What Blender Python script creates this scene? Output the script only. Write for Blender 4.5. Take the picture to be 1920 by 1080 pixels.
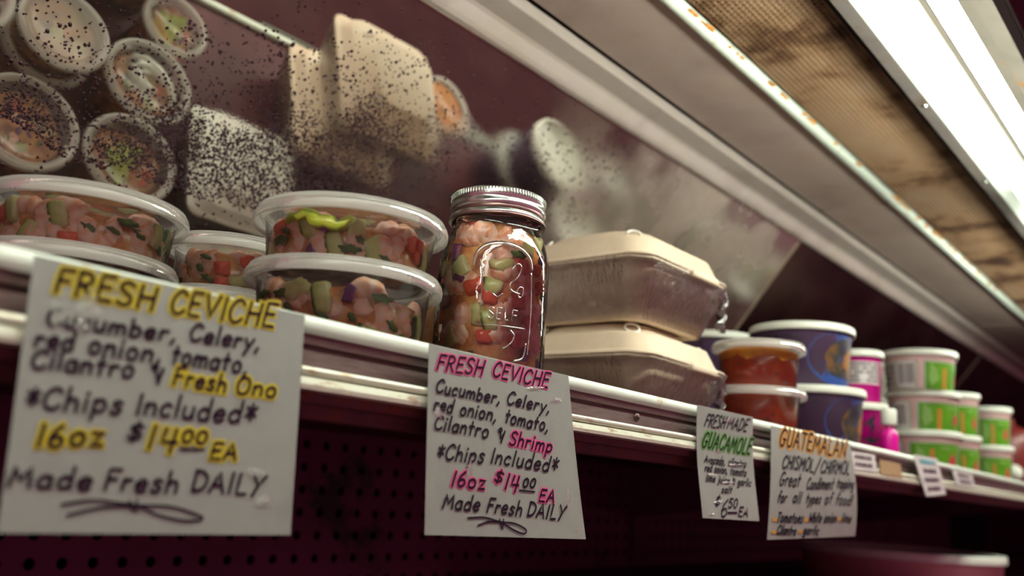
import bpy, math, random
import numpy as np
from mathutils import Vector, Matrix
for o in list(bpy.data.objects): bpy.data.objects.remove(o)
S = bpy.context.scene
COL = S.collection
rnd = random.Random(7)

# ------------------------------------------------------------------ camera
CZ = 1.30                                   # eye height, a little below the shelf
CX = np.array([0.6239989, -0.77860205, 0.06636438])    # camera right in the world
CY = np.array([-0.2068468, -0.08268061, 0.97487349])   # camera up
CB = np.array([-0.75355145, -0.62204724, -0.21264395])  # camera back
FP = 1715.84                                 # focal length in pixels of the 1920 wide frame
cam_d = bpy.data.cameras.new('camera'); cam = bpy.data.objects.new('camera', cam_d); COL.objects.link(cam)
cam.matrix_world = Matrix(((CX[0], CY[0], CB[0], 0), (CX[1], CY[1], CB[1], 0), (CX[2], CY[2], CB[2], CZ), (0, 0, 0, 1)))
cam_d.sensor_width = 36; cam_d.lens = FP*36/1920; cam_d.clip_start = .02
cam_d.dof.use_dof = True; cam_d.dof.focus_distance = .69; cam_d.dof.aperture_fstop = 4.7
S.camera = cam
def at(px, py, Y):
    d = CX*(px-960) - CY*(py-540) - CB*FP
    return np.array([0, 0, CZ]) + d*(Y/d[1])
def pix(p):
    q = np.array(p, float) - np.array([0, 0, CZ])
    k = FP/-(CB@q); return 960+(CX@q)*k, 540-(CY@q)*k

# ------------------------------------------------------------------ world and exposure
W = bpy.data.worlds.new('store_ambience'); S.world = W; W.use_nodes = True
W.node_tree.nodes['Background'].inputs[0].default_value = (.33, .10, .15, 1)
W.node_tree.nodes['Background'].inputs[1].default_value = .9
S.view_settings.view_transform = 'Standard'; S.view_settings.look = 'None'
S.view_settings.exposure = 0.4; S.view_settings.gamma = 1
S.cycles.max_bounces = 10; S.cycles.transparent_max_bounces = 24
S.cycles.sample_clamp_indirect = 4
LAMP = (.95, 1.0, .84); LAMP_W = 24.0

# rows of strip lights on the store ceiling over the aisle
for lx in (-1.2, .6, 2.4, 4.2):
    ld = bpy.data.lights.new('store_strip_light', 'AREA'); ld.shape = 'RECTANGLE'; ld.size = 1.3; ld.size_y = .35; ld.energy = 6; ld.color = (1, .98, .88)
    lo = bpy.data.objects.new('store_strip_light', ld); COL.objects.link(lo); lo.location = (lx, -1.05, 3.15)
# ------------------------------------------------------------------ materials
MATS = {}
def nt(name):
    m = bpy.data.materials.new(name); m.use_nodes = True; MATS[name] = m
    n = m.node_tree; n.nodes.clear()
    out = n.nodes.new('ShaderNodeOutputMaterial'); return m, n, out
def noise(n, scale, detail=4, rough=.6, coord='Object', vec=None):
    t = n.nodes.new('ShaderNodeTexCoord'); x = n.nodes.new('ShaderNodeTexNoise')
    x.inputs['Scale'].default_value = scale; x.inputs['Detail'].default_value = detail; x.inputs['Roughness'].default_value = rough
    if vec:
        mp = n.nodes.new('ShaderNodeMapping'); mp.inputs['Scale'].default_value = vec
        n.links.new(t.outputs[coord], mp.inputs[0]); n.links.new(mp.outputs[0], x.inputs['Vector'])
    else: n.links.new(t.outputs[coord], x.inputs['Vector'])
    return x.outputs['Fac']
def ramp(n, fac, stops):
    r = n.nodes.new('ShaderNodeValToRGB'); e = r.color_ramp.elements
    while len(e) > 1: e.remove(e[-1])
    e[0].position = stops[0][0]; e[0].color = (*stops[0][1], 1)
    for p, c in stops[1:]:
        k = e.new(p); k.color = (*c, 1)
    n.links.new(fac, r.inputs[0]); return r.outputs[0]
def bump(n, h, strength, dist=.001):
    b = n.nodes.new('ShaderNodeBump'); b.inputs['Strength'].default_value = strength; b.inputs['Distance'].default_value = dist
    n.links.new(h, b.inputs['Height']); return b.outputs[0]
def mat(name, col=None, rough=.5, metal=0, stops=None, nscale=30, ndetail=4, coat=0, coat_rough=.1, bmp=None, spec=.5, sss=0, uvstops=None, vec=None, emit=None):
    m, n, out = nt(name); b = n.nodes.new('ShaderNodeBsdfPrincipled'); n.links.new(b.outputs[0], out.inputs[0])
    b.inputs['Roughness'].default_value = rough; b.inputs['Metallic'].default_value = metal
    b.inputs['Specular IOR Level'].default_value = spec
    if coat: b.inputs['Coat Weight'].default_value = coat; b.inputs['Coat Roughness'].default_value = coat_rough
    if sss:
        b.inputs['Subsurface Weight'].default_value = sss; b.inputs['Subsurface Scale'].default_value = .004
        b.inputs['Subsurface Radius'].default_value = (1, .5, .3)
    if col: b.inputs['Base Color'].default_value = (*col, 1)
    if stops: n.links.new(ramp(n, noise(n, nscale, ndetail, vec=vec), stops), b.inputs['Base Color'])
    if uvstops:
        t = n.nodes.new('ShaderNodeTexCoord'); s = n.nodes.new('ShaderNodeSeparateXYZ'); n.links.new(t.outputs['UV'], s.inputs[0])
        f = s.outputs[uvstops[0]]
        if len(uvstops) > 2:
            a = n.nodes.new('ShaderNodeMath'); a.operation = 'MULTIPLY_ADD'; a.inputs[1].default_value = uvstops[2]
            n.links.new(noise(n, uvstops[3]), a.inputs[0]); n.links.new(f, a.inputs[2]); f = a.outputs[0]
        n.links.new(ramp(n, f, uvstops[1]), b.inputs['Base Color'])
    if bmp:
        bo = bump(n, noise(n, bmp[0], 4, vec=bmp[2] if len(bmp) > 2 else None), bmp[1]); n.links.new(bo, b.inputs['Normal'])
        if coat: n.links.new(bo, b.inputs['Coat Normal'])
    if emit: b.inputs['Emission Color'].default_value = (*emit[0], 1); b.inputs['Emission Strength'].default_value = emit[1]
    return m
def clear(name, tint=(.95, .95, .95), milk=0., milk_col=(.8, .8, .78), gloss=1., rough=.05, ior=1.45, bmp=None, extra=0., bd=.002):
    """thin clear plastic or glass: see-through, with a fresnel sheen and some milkiness"""
    m, n, out = nt(name)
    tr = n.nodes.new('ShaderNodeBsdfTransparent'); tr.inputs[0].default_value = (*tint, 1)
    gl = n.nodes.new('ShaderNodeBsdfGlossy'); gl.inputs['Roughness'].default_value = rough
    fr = n.nodes.new('ShaderNodeFresnel'); fr.inputs['IOR'].default_value = ior
    mu = n.nodes.new('ShaderNodeMath'); mu.operation = 'MULTIPLY_ADD'; mu.inputs[1].default_value = gloss; mu.inputs[2].default_value = extra; mu.use_clamp = True
    n.links.new(fr.outputs[0], mu.inputs[0])
    if bmp:
        bo = bump(n, noise(n, bmp[0], 3, vec=bmp[2] if len(bmp) > 2 else None), bmp[1], bd)
        n.links.new(bo, gl.inputs['Normal']); n.links.new(bo, fr.inputs['Normal'])
    base = tr.outputs[0]
    if milk:
        df = n.nodes.new('ShaderNodeBsdfDiffuse'); df.inputs[0].default_value = (*milk_col, 1)
        tl = n.nodes.new('ShaderNodeBsdfTranslucent'); tl.inputs[0].default_value = (*milk_col, 1)
        mm = n.nodes.new('ShaderNodeMixShader'); mm.inputs[0].default_value = .55; n.links.new(df.outputs[0], mm.inputs[1]); n.links.new(tl.outputs[0], mm.inputs[2])
        m2 = n.nodes.new('ShaderNodeMixShader'); m2.inputs[0].default_value = milk; n.links.new(base, m2.inputs[1]); n.links.new(mm.outputs[0], m2.inputs[2]); base = m2.outputs[0]
    mx = n.nodes.new('ShaderNodeMixShader'); n.links.new(mu.outputs[0], mx.inputs[0]); n.links.new(base, mx.inputs[1]); n.links.new(gl.outputs[0], mx.inputs[2])
    n.links.new(mx.outputs[0], out.inputs[0]); return m

M = MATS
mat('enamel', rough=.35, stops=[(.3, (.38, .285, .25)), (.55, (.47, .37, .325)), (.8, (.43, .29, .22))], nscale=9, coat=.3)
mat('moulding', rough=.3, stops=[(.25, (.42, .34, .30)), (.5, (.56, .49, .45)), (.72, (.52, .45, .39))], nscale=14, coat=.4)
mat('bead_white', rough=.35, stops=[(.28, (.60, .52, .36)), (.38, (.82, .92, .80)), (.8, (.86, .97, .86))], nscale=40, coat=.3)
mat('channel_metal', rough=.4, metal=.5, stops=[(.3, (.11, .07, .065)), (.7, (.18, .12, .11))], nscale=60, vec=(1, 8, 8))
mat('trim_metal', rough=.3, metal=.35, stops=[(.3, (.50, .36, .24)), (.42, (.78, .80, .64)), (.8, (.82, .86, .72))], nscale=55, vec=(1, 3, 3))
mat('rusty_steel', rough=.7, stops=[(.35, (.10, .045, .055)), (.52, (.13, .055, .06)), (.62, (.17, .05, .025)), (.72, (.07, .02, .02))], nscale=45, bmp=(80, .4))
mat('shelf_steel', rough=.5, stops=[(.3, (.045, .010, .015)), (.7, (.075, .02, .025))], nscale=12, spec=.15)
mat('dark_steel', rough=.6, stops=[(.3, (.085, .012, .05)), (.7, (.11, .018, .06))], nscale=10)
mat('perforated_steel', rough=.6, stops=[(.34, (.012, .004, .005)), (.40, (.10, .012, .055)), (.7, (.13, .016, .07))], nscale=7, ndetail=6)
mat('void_black', (.006, .003, .004), rough=.9)
mat('grille_plastic', rough=.6, stops=[(.34, (.05, .018, .012)), (.42, (.15, .075, .035)), (.50, (.30, .18, .10)), (.72, (.34, .23, .15))], nscale=9, ndetail=5)
mat('rust_flakes', rough=.8, stops=[(.3, (.42, .14, .02)), (.6, (.60, .28, .05)), (.8, (.30, .08, .02))], nscale=120, bmp=(200, .6))
mat('galvanised', rough=.45, metal=.3, stops=[(.3, (.10, .082, .078)), (.6, (.14, .12, .112)), (.75, (.10, .06, .04))], nscale=16, ndetail=6, bmp=(60, .15))
mat('reflector_white', (.52, .58, .52), rough=.6, spec=.15)
mat('housing_grey', rough=.7, spec=.02, stops=[(.3, (.06, .052, .045)), (.62, (.08, .07, .06)), (.72, (.10, .05, .015))], nscale=11)
mat('socket_plastic', (.35, .26, .22), rough=.4)
mat('tube_lit', (1, 1, 1), emit=(LAMP, LAMP_W))
mat('screw_dark', (.10, .06, .06), rough=.35, metal=.8)
mat('store_dark', (.09, .02, .035), rough=.9)
mat('floor_tile', rough=.5, stops=[(.4, (.12, .05, .055)), (.6, (.16, .07, .07))], nscale=4)
# food
mat('shrimp_flesh', rough=.28, sss=.25, uvstops=(0, [(.0, (.72, .36, .24)), (.10, (.80, .56, .44)), (.17, (.74, .30, .16)), (.25, (.82, .60, .50)), (.36, (.78, .42, .28)), (.46, (.84, .64, .54)), (.58, (.76, .34, .18)), (.68, (.82, .60, .48)), (.84, (.74, .36, .22)), (1, (.66, .22, .10))], .22, 130), bmp=(160, .25))
mat('shrimp_pale', rough=.25, sss=.25, stops=[(.3, (.84, .60, .50)), (.5, (.82, .52, .42)), (.68, (.74, .34, .24))], nscale=90, bmp=(140, .3))
mat('cucumber', rough=.25, sss=.1, uvstops=(1, [(.0, (.56, .55, .28)), (.35, (.64, .63, .36)), (.60, (.52, .55, .22)), (.76, (.24, .32, .06)), (.88, (.03, .07, .015))], .18, 150))
mat('tomato', rough=.22, sss=.1, stops=[(.3, (.62, .06, .035)), (.55, (.70, .12, .06)), (.75, (.66, .24, .12))], nscale=110)
mat('onion', rough=.25, sss=.1, uvstops=(1, [(.0, (.60, .42, .50)), (.35, (.36, .14, .30)), (.55, (.15, .02, .15)), (1, (.08, .01, .10))], .2, 120))
mat('cilantro', rough=.45, stops=[(.3, (.035, .07, .012)), (.7, (.10, .17, .03))], nscale=140)
mat('avocado', rough=.3, stops=[(.3, (.34, .46, .03)), (.6, (.54, .60, .07)), (.8, (.66, .60, .16))], nscale=80)
mat('celery', rough=.3, stops=[(.3, (.44, .46, .16)), (.7, (.62, .54, .28))], nscale=110)
mat('broth', rough=.2, sss=.15, stops=[(.30, (.14, .03, .025)), (.42, (.38, .12, .045)), (.55, (.60, .25, .08)), (.66, (.66, .36, .13)), (.8, (.42, .32, .06))], nscale=55, ndetail=5, coat=.3)
mat('salsa_red', rough=.25, stops=[(.26, (.14, .012, .003)), (.40, (.50, .035, .003)), (.6, (.58, .06, .004)), (.74, (.62, .13, .01))], nscale=50, ndetail=6, coat=.4)
mat('salsa_foam', rough=.4, stops=[(.4, (.78, .24, .01)), (.7, (.80, .38, .03))], nscale=90)
mat('dip_white', rough=.4, stops=[(.3, (.84, .88, .80)), (.6, (.92, .95, .88)), (.78, (.70, .70, .40))], nscale=40)
# packaging
clear('plastic_wall', (.97, .95, .94), milk=.035, gloss=.9, rough=.06)
clear('plastic_lid', (.97, .97, .95), milk=.36, milk_col=(1, 1, .96), gloss=.5, rough=.16, bmp=(160, .25, (1, 1, .2)))
clear('lid_film', (.98, .98, .97), milk=.14, milk_col=(.86, .86, .83), gloss=.7, rough=.12, bmp=(60, .2))
clear('jar_glass', (.95, .95, .93), milk=.02, gloss=1.2, rough=.03, ior=1.5, bmp=(38, .35))
clear('jar_emboss', (.88, .88, .86), milk=.22, milk_col=(.95, .95, .88), gloss=1.5, rough=.12, ior=1.6, extra=.12)  # whitish milk stands in for bright highlights on the raised glass
clear('cling_film', (.97, .96, .95), milk=.04, gloss=1.2, rough=.09, ior=1.5, bmp=(190, 1., (1, 1, .16)), extra=.10, bd=.006)
clear('cling_crumple', (.93, .92, .92), milk=.12, gloss=1.4, rough=.12, ior=1.5, bmp=(140, 1.), extra=.06)
mat('tin_lid', (.60, .66, .60), rough=.24, metal=1., bmp=(60, .05))
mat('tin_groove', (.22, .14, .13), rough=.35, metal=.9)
mat('pulp', rough=.5, stops=[(.3, (.64, .52, .38)), (.7, (.70, .58, .43))], nscale=60, bmp=(300, .12), coat=.12, coat_rough=.3)
mat('pulp_gloss', (.85, .84, .74), rough=.18, coat=.6)
mat('tub_white', rough=.35, stops=[(.3, (.70, .74, .64)), (.7, (.76, .80, .71))], nscale=20)
mat('purple_print', (.11, .066, .13), rough=.4)
mat('magenta_print', (.66, .004, .30), rough=.35)
mat('green_print', rough=.35, stops=[(.3, (.055, .21, .005)), (.6, (.10, .30, .008)), (.75, (.04, .15, .005))], nscale=30)
mat('pale_green_print', (.20, .38, .09), rough=.4)
mat('carrot_print', (.48, .20, .03), rough=.4)
mat('blue_print', (.018, .07, .27), rough=.4)
mat('navy_picture', rough=.4, stops=[(.36, (.012, .018, .035)), (.5, (.035, .04, .03)), (.62, (.16, .07, .012)), (.75, (.03, .03, .09))], nscale=38)
mat('pink_print', (.72, .33, .34), rough=.4)
mat('red_print', (.55, .03, .06), rough=.4)
mat('ink_black', (.018, .006, .022), rough=.5)
mat('ink_grey', (.12, .08, .10), rough=.5)
mat('label_white', (.74, .72, .70), rough=.4)
mat('dark_red_plastic', (.16, .016, .012), rough=.35)
mat('brown_cord', (.42, .22, .12), rough=.5)
mat('cardboard_brown', (.42, .26, .13), rough=.7)
# paper and pens
mat("paper", rough=.6, stops=[(.3, (.235, .245, .225)), (.5, (.27, .285, .26)), (.7, (.25, .265, .24))], nscale=26, coat=.55, coat_rough=.12, bmp=(45, .35))
clear('tape', (.93, .93, .91), milk=.34, milk_col=(.95, 1, .92), gloss=.5, rough=.15, ior=1.45, bmp=(150, 1.))  # milky white stands in for glare on the clear tape
mat('marker_black', (.014, .004, .014), rough=.6, spec=.1)
mat('hl_yellow', (.50, .40, .015), rough=.6)
mat('hl_pink', (.62, .085, .24), rough=.6)
mat('hl_green', (.09, .26, .05), rough=.6)
mat('hl_orange', (.56, .26, .03), rough=.6)
mat('hl_blue', (.12, .45, .55), rough=.6)

# ------------------------------------------------------------------ mesh helpers
def ob(name, V, F, m, parent=None, smooth=False, loc=(0, 0, 0), rz=0, uv=None):
    me = bpy.data.meshes.new(name); me.from_pydata([tuple(v) for v in V], [], F); me.update()
    if uv is not None:
        l = me.uv_layers.new(name='UV'); arr = np.array(uv, float)
        idx = np.empty(len(me.loops), int); me.loops.foreach_get('vertex_index', idx)
        l.data.foreach_set('uv', arr[idx].ravel())
    if smooth: me.polygons.foreach_set('use_smooth', [True]*len(me.polygons))
    me.materials.append(M[m] if isinstance(m, str) else m)
    return inst(name, me, parent, loc, rz)
def inst(name, me, parent=None, loc=(0, 0, 0), rz=0, scale=(1, 1, 1), rot=None):
    o = bpy.data.objects.new(name, me); COL.objects.link(o); o.location = loc
    o.rotation_euler = rot if rot else (0, 0, rz); o.scale = scale
    if parent: o.parent = parent
    return o
def tag(o, label=None, cat=None, group=None, kind=None):
    if label: o['label'] = label
    if cat: o['category'] = cat
    if group: o['group'] = group
    if kind: o['kind'] = kind
    return o
def thing(name, label, cat, loc, rz=0, group=None): return tag(inst(name, None, None, loc, rz), label, cat, group)
def lathe(prof, n=48, a0=0, a1=2*math.pi, cap=False):
    V, F = [], []; full = abs(a1-a0-2*math.pi) < 1e-6; k = n if full else n+1
    for r, z in prof:
        for i in range(k):
            a = a0+(a1-a0)*i/n; V.append((r*math.cos(a), r*math.sin(a), z))
    for j in range(len(prof)-1):
        for i in range(n):
            i2 = (i+1) % k; F.append((j*k+i, j*k+i2, (j+1)*k+i2, (j+1)*k+i))
    if cap:
        F.append(tuple(range(k))[::-1]); F.append(tuple(range((len(prof)-1)*k, len(prof)*k)))
    return V, F
def boxm(x0, x1, y0, y1, z0, z1):
    V = [(x, y, z) for x in (x0, x1) for y in (y0, y1) for z in (z0, z1)]
    return V, [(0, 1, 3, 2), (4, 6, 7, 5), (0, 4, 5, 1), (2, 3, 7, 6), (0, 2, 6, 4), (1, 5, 7, 3)]
def join(*ms):
    V, F = [], []
    for v, f in ms:
        k = len(V); V += list(v); F += [tuple(i+k for i in q) for q in f]
    return V, F
def extrude_x(prof, x0, x1, closed=True, nx=1):
    V, F = [], []; k = len(prof)
    for j in range(nx+1):
        x = x0+(x1-x0)*j/nx; V += [(x, y, z) for y, z in prof]
    for j in range(nx):
        for i in range(k if closed else k-1):
            i2 = (i+1) % k; F.append((j*k+i, j*k+i2, (j+1)*k+i2, (j+1)*k+i))
    if closed: F.append(tuple(range(k))[::-1]); F.append(tuple(range(nx*k, nx*k+k)))
    return V, F
def circ(cy, cz, r, n=12, a0=0, a1=360):
    full = a1-a0 == 360
    return [(cy+r*math.cos(math.radians(a0+(a1-a0)*i/(n if full else n-1))), cz+r*math.sin(math.radians(a0+(a1-a0)*i/(n if full else n-1)))) for i in range(n)]
def tube(pts, rad, n=8, flat=1.0):
    """tapered tube through 3D points; rad a list; returns V,F,uv (u along)"""
    P = [Vector(p) for p in pts]; V, F, uv = [], [], []; k = len(P)
    up = Vector((0, 1, 0))
    for i, p in enumerate(P):
        t = (P[min(i+1, k-1)]-P[max(i-1, 0)]).normalized(); s = t.cross(up)
        if s.length < 1e-4: s = Vector((1, 0, 0))
        s.normalize(); b = s.cross(t)
        for j in range(n):
            a = 2*math.pi*j/n; V.append(tuple(p+s*(rad[i]*math.cos(a))+b*(rad[i]*flat*math.sin(a)))); uv.append((i/(k-1), j/n))
    for i in range(k-1):
        for j in range(n):
            j2 = (j+1) % n; F.append((i*n+j, i*n+j2, (i+1)*n+j2, (i+1)*n+j))
    F.append(tuple(range(n))[::-1]); F.append(tuple(range((k-1)*n, k*n)))
    return V, F, uv
def blob(a, b, c, e=.55, seed=0, jit=.12, nu=12, nv=7):
    """irregular rounded chunk, half sizes a,b,c; uv v runs bottom to top"""
    R = random.Random(seed); V, F, uv = [], [], []
    ph = [R.uniform(0, 6.28) for _ in range(4)]
    sp = lambda w: math.copysign(abs(w)**e, w)
    for j in range(nv+1):
        v = -math.pi/2+math.pi*j/nv
        for i in range(nu):
            u = 2*math.pi*i/nu; k = 1+jit*(math.sin(2*u+ph[0]+2*v)+.6*math.sin(3*u+ph[1]-v)+.5*math.sin(3*v+ph[2]))
            V.append((a*k*sp(math.cos(v))*sp(math.cos(u)), b*k*sp(math.cos(v))*sp(math.sin(u)), c*k*sp(math.sin(v)))); uv.append((i/nu, j/nv))
    for j in range(nv):
        for i in range(nu):
            i2 = (i+1) % nu; F.append((j*nu+i, j*nu+i2, (j+1)*nu+i2, (j+1)*nu+i))
    return V, F, uv

YL = .3972; ZL = CZ+.0848        # front lip of the shelf: its y and the height of its top edge
ZD = ZL-.010                     # shelf deck
XA, XB = -.35, 5.4               # run of the case
MT = math.radians(38); MY, MZ = .670, CZ+.517   # mirror lean and its top edge
MDEP = (MZ-ZD)*math.tan(MT); MYB = MY+MDEP     # mirror foot at the back of the deck

# ------------------------------------------------------------------ the setting
fl = tag(ob('floor', *boxm(-3, 8, -4, 3, -.05, 0), 'floor_tile'), kind='structure')
ce = tag(ob('ceiling', *boxm(-3, 8, -4, 3, 3.2, 3.25), 'store_dark'), kind='structure')
YP = 1.10
def perforated(x0, x1, z0, z1, dx, dz, r, Y):
    V, F = [], []; nx = int(round((x1-x0)/dx)); nz = int(round((z1-z0)/dz))
    for i in range(nx):
        for j in range(nz):
            cx, cz = x0+(i+.5)*dx, z0+(j+.5)*dz; k = len(V)
            sq = [(1, 0), (1, 1), (0, 1), (-1, 1), (-1, 0), (-1, -1), (0, -1), (1, -1)]
            V += [(cx+a*dx/2, Y, cz+b*dz/2) for a, b in sq]
            V += [(cx+r*math.cos(q*math.pi/4), Y, cz+r*math.sin(q*math.pi/4)) for q in range(8)]
            V += [(cx+r*math.cos(q*math.pi/4), Y+.004, cz+r*math.sin(q*math.pi/4)) for q in range(8)]
            for q in range(8):
                q2 = (q+1) % 8; F += [(k+q, k+q2, k+8+q2, k+8+q), (k+8+q, k+8+q2, k+16+q2, k+16+q)]
    return V, F
wb = tag(ob('wall_back', *boxm(XA, XB, YP+.05, YP+.10, 0, 2.1), 'void_black'), kind='structure')
ob('perforated_panel', *perforated(.30, 1.80, .90, ZD-.02, .0375, .0328, .0073, YP), 'perforated_steel', wb)
ob('perforated_panel', *perforated(1.86, 4.5, .90, ZD-.02, .0375, .0328, .0073, YP), 'perforated_steel', wb)
ob('upright_post', *boxm(1.80, 1.86, YP-.012, YP+.05, 0, ZD-.02), 'dark_steel', wb)
tag(ob('wall_right', *boxm(XB, XB+.05, -.5, YP+.10, 0, 2.1), 'dark_steel'), kind='structure')
ob('back_plate', *boxm(XA, XB, YP-.002, YP+.05, ZD-.02, 2.1), 'dark_steel', wb)

# ------------------------------------------------------------------ the shelf
sh = thing('display_shelf', 'long top shelf with white edged price channel running across the picture', 'shelf', (0, 0, 0))
ob('deck', *boxm(XA, XB, YL+.012, YP-.002, ZD-.010, ZD), 'shelf_steel', sh)
bead = [(YL+.010, ZL-.012), (YL+.010, ZL-.002)] + circ(YL+.004, ZL-.0048, .0048, 9, 60, 250) + [(YL+.004, ZL-.0105)]
ob('lip_bead', *extrude_x(bead, .1500, XB, nx=4), 'bead_white', sh, True)
ob('price_channel', *extrude_x([(YL+.003, ZL-.010), (YL+.0035, ZL-.0155), (YL+.0058, ZL-.0165), (YL+.004, ZL-.0295), (YL+.012, ZL-.0295), (YL+.012, ZL-.010)], XA, XB), 'channel_metal', sh)
ob('trim_ridge', *extrude_x(circ(YL-.0005, ZL-.0305, .0024, 8), XA, XB), 'trim_metal', sh, True)
ob('trim_band', *extrude_x([(YL+.010, ZL-.0325), (YL+.001, ZL-.0328), (YL-.0025, ZL-.0345), (YL-.0035, ZL-.038), (YL-.003, ZL-.0405), (YL+.000, ZL-.0415), (YL+.010, ZL-.0415)], XA, XB), 'trim_metal', sh)
ob('rusty_flange', *extrude_x([(YL+.002, ZL-.0415), (YL+.004, ZL-.047), (YL+.010, ZL-.047), (YL+.013, ZL-.055), (YL+.030, ZL-.055), (YL+.033, ZL-.020), (YL+.010, ZL-.030)], XA, XB), 'rusty_steel', sh)
ob('underside_rib', *extrude_x([(YL+.15, ZD-.010), (YL+.15, ZD-.030), (YL+.20, ZD-.030), (YL+.20, ZD-.010)], XA, XB), 'dark_steel', sh)
for bxp in (.1, 1.78, 3.0):
    ob('shelf_bracket', [(bxp, YP-.01, ZD-.01), (bxp, YL+.06, ZD-.01), (bxp, YL+.06, ZD-.03), (bxp, YP-.01, ZD-.12), (bxp+.006, YP-.01, ZD-.01), (bxp+.006, YL+.06, ZD-.01), (bxp+.006, YL+.06, ZD-.03), (bxp+.006, YP-.01, ZD-.12)],
       [(0, 1, 2, 3), (7, 6, 5, 4), (0, 4, 5, 1), (1, 5, 6, 2), (2, 6, 7, 3), (3, 7, 4, 0)], 'dark_steel', sh)
p = at(1197, 782, YL+.003)
sv, sf = lathe([(0, .0022), (.0022, .002), (.0034, .0008), (.0036, 0)], 14)
sc = ob('screw', [(x, -z, y) for x, y, z in sv], sf, 'screw_dark', sh, True, (p[0], YL+.0048, p[2]))

# ------------------------------------------------------------------ lower shelf with pale trays, out of the lamp light
ls = thing('lower_shelf', 'dark lower shelf at the bottom right edge of the picture', 'shelf', (0, 0, 0))
ob('deck', *boxm(1.2, XB, YL-.01, YP-.02, CZ-.165, CZ-.150), 'dark_steel', ls)
ob('front_edge', *boxm(1.2, XB, YL-.016, YL-.01, CZ-.19, CZ-.14), 'channel_metal', ls)
# ------------------------------------------------------------------ canopy: mouldings, panels, air grille, lamps
KY, KZ = 1.063, .981
def grow(o, k=1.): o.scale = (1, KY*k, KZ*k); o.location = (0, 0, CZ*(1-KZ*k)); return o
UMY, UMZ = .63, CZ+.527
XS = [-.82, .40, 1.63, 2.85, 4.07, XB]
can = tag(thing('case_canopy', 'beige panelled canopy overhead with pale mouldings and stains', 'canopy', (0, 0, 0))); grow(can)
mould = [(UMY+.004, UMZ-.004), (UMY-.004, UMZ-.009), (UMY-.009, UMZ-.008), (UMY-.013, UMZ-.004), (UMY-.021, UMZ+.009), (UMY-.025, UMZ+.012), (UMY-.050, UMZ+.017), (UMY-.050, UMZ+.034), (UMY+.004, UMZ+.034)]
for i in range(5):
    a, b = XS[i]+.0008, XS[i+1]-.0008
    ob('mirror_moulding', *extrude_x(mould, a, b), 'moulding', can)
    ob('canopy_panel', *boxm(a+.0050, b-.0050, .4545, UMY-.0605, CZ+.556, CZ+.566), 'enamel', can)
    tr = circ(.443, CZ+.553, .0075, 8, 180, 360)+[(.4505, CZ+.575), (.4355, CZ+.575)]
    ob('trim_strip', *extrude_x(tr, a, b), 'bead_white', can, True)
ob('gap_backing', *boxm(XA-.5, XB, .4355, UMY+.02, CZ+.572, CZ+.58), 'void_black', can)
R2 = random.Random(3)
for i in range(46):                           # rust flakes creeping out along the trim
    x = R2.choice([R2.uniform(.72, 1.0), R2.uniform(1.0, 1.63), R2.uniform(1.58, 1.67), R2.uniform(1.7, 2.4)]); w = R2.uniform(.004, .016)
    V, F, uv = blob(w, R2.uniform(.003, .0055), .0014, .8, i, .25, 10, 5)
    ob('rust_patch', V, F, 'rust_flakes', can, True, (x, .4370-R2.uniform(0, .002), CZ+.5512))
for (x, y, w) in [(1.66, .53, .035), (1.60, .49, .02)]: pass
# air grille, honeycomb
gr = thing('air_grille', 'stained brown honeycomb air grille between beige panel and lamps', 'grille', (0, 0, 0)); grow(gr)
def honeycomb(x0, x1, y0, y1, z, h, cx, cy):
    V, F = [], []; ny = int((y1-y0)/cy); nx = int((x1-x0)/cx)
    for j in range(ny+1):
        y = y0+j*cy; off = (j % 2)*cx/2
        for i in range(nx):
            x = x0+i*cx+off; k = len(V)
            P = [(x, y), (x+cx*.5, y-cy*.16), (x+cx, y), (x+cx*.5, y+cy*.16)]
            # a wavy strip wall and a short cross wall
            for (ax, ay), (bx_, by) in (((x, y+cy*.14), (x+cx*.5, y-cy*.14)), ((x+cx*.5, y-cy*.14), (x+cx, y+cy*.14)), ((x+cx*.5, y-cy*.14), (x+cx*.5, y-cy*.86))):
                k = len(V); t = .00085
                dx_, dy_ = bx_-ax, by-ay; L = math.hypot(dx_, dy_); nx_, ny_ = -dy_/L*t, dx_/L*t
                V += [(ax+nx_, ay+ny_, z), (bx_+nx_, by+ny_, z), (bx_-nx_, by-ny_, z), (ax-nx_, ay-ny_, z), (ax+nx_, ay+ny_, z+h), (bx_+nx_, by+ny_, z+h), (bx_-nx_, by-ny_, z+h), (ax-nx_, ay-ny_, z+h)]
                F += [(k+3, k+2, k+1, k), (k, k+1, k+5, k+4), (k+2, k+3, k+7, k+6)]
    return V, F
GY0, GY1, GZ = .313, .431, CZ+.5545
tag(ob('honeycomb', *honeycomb(.42, 3.3, GY0, GY1, GZ, .011, .0080, .0064), 'grille_plastic', gr), kind='stuff')
ob('plenum', *join(boxm(.3, XB, GY0-.006, GY1+.004, GZ+.034, GZ+.04), boxm(.3, XB, GY0-.010, GY0-.006, GZ+.004, GZ+.04)), mat('plenum_dark', (.02, .006, .005), rough=.9), gr)
for a, b in zip(XS[:-1], XS[1:]):
    ob('grille_edge', *boxm(a+.001, b-.001, GY0-.005, GY0-.0015, GZ-.002, GZ+.02), 'void_black', gr)
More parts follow.
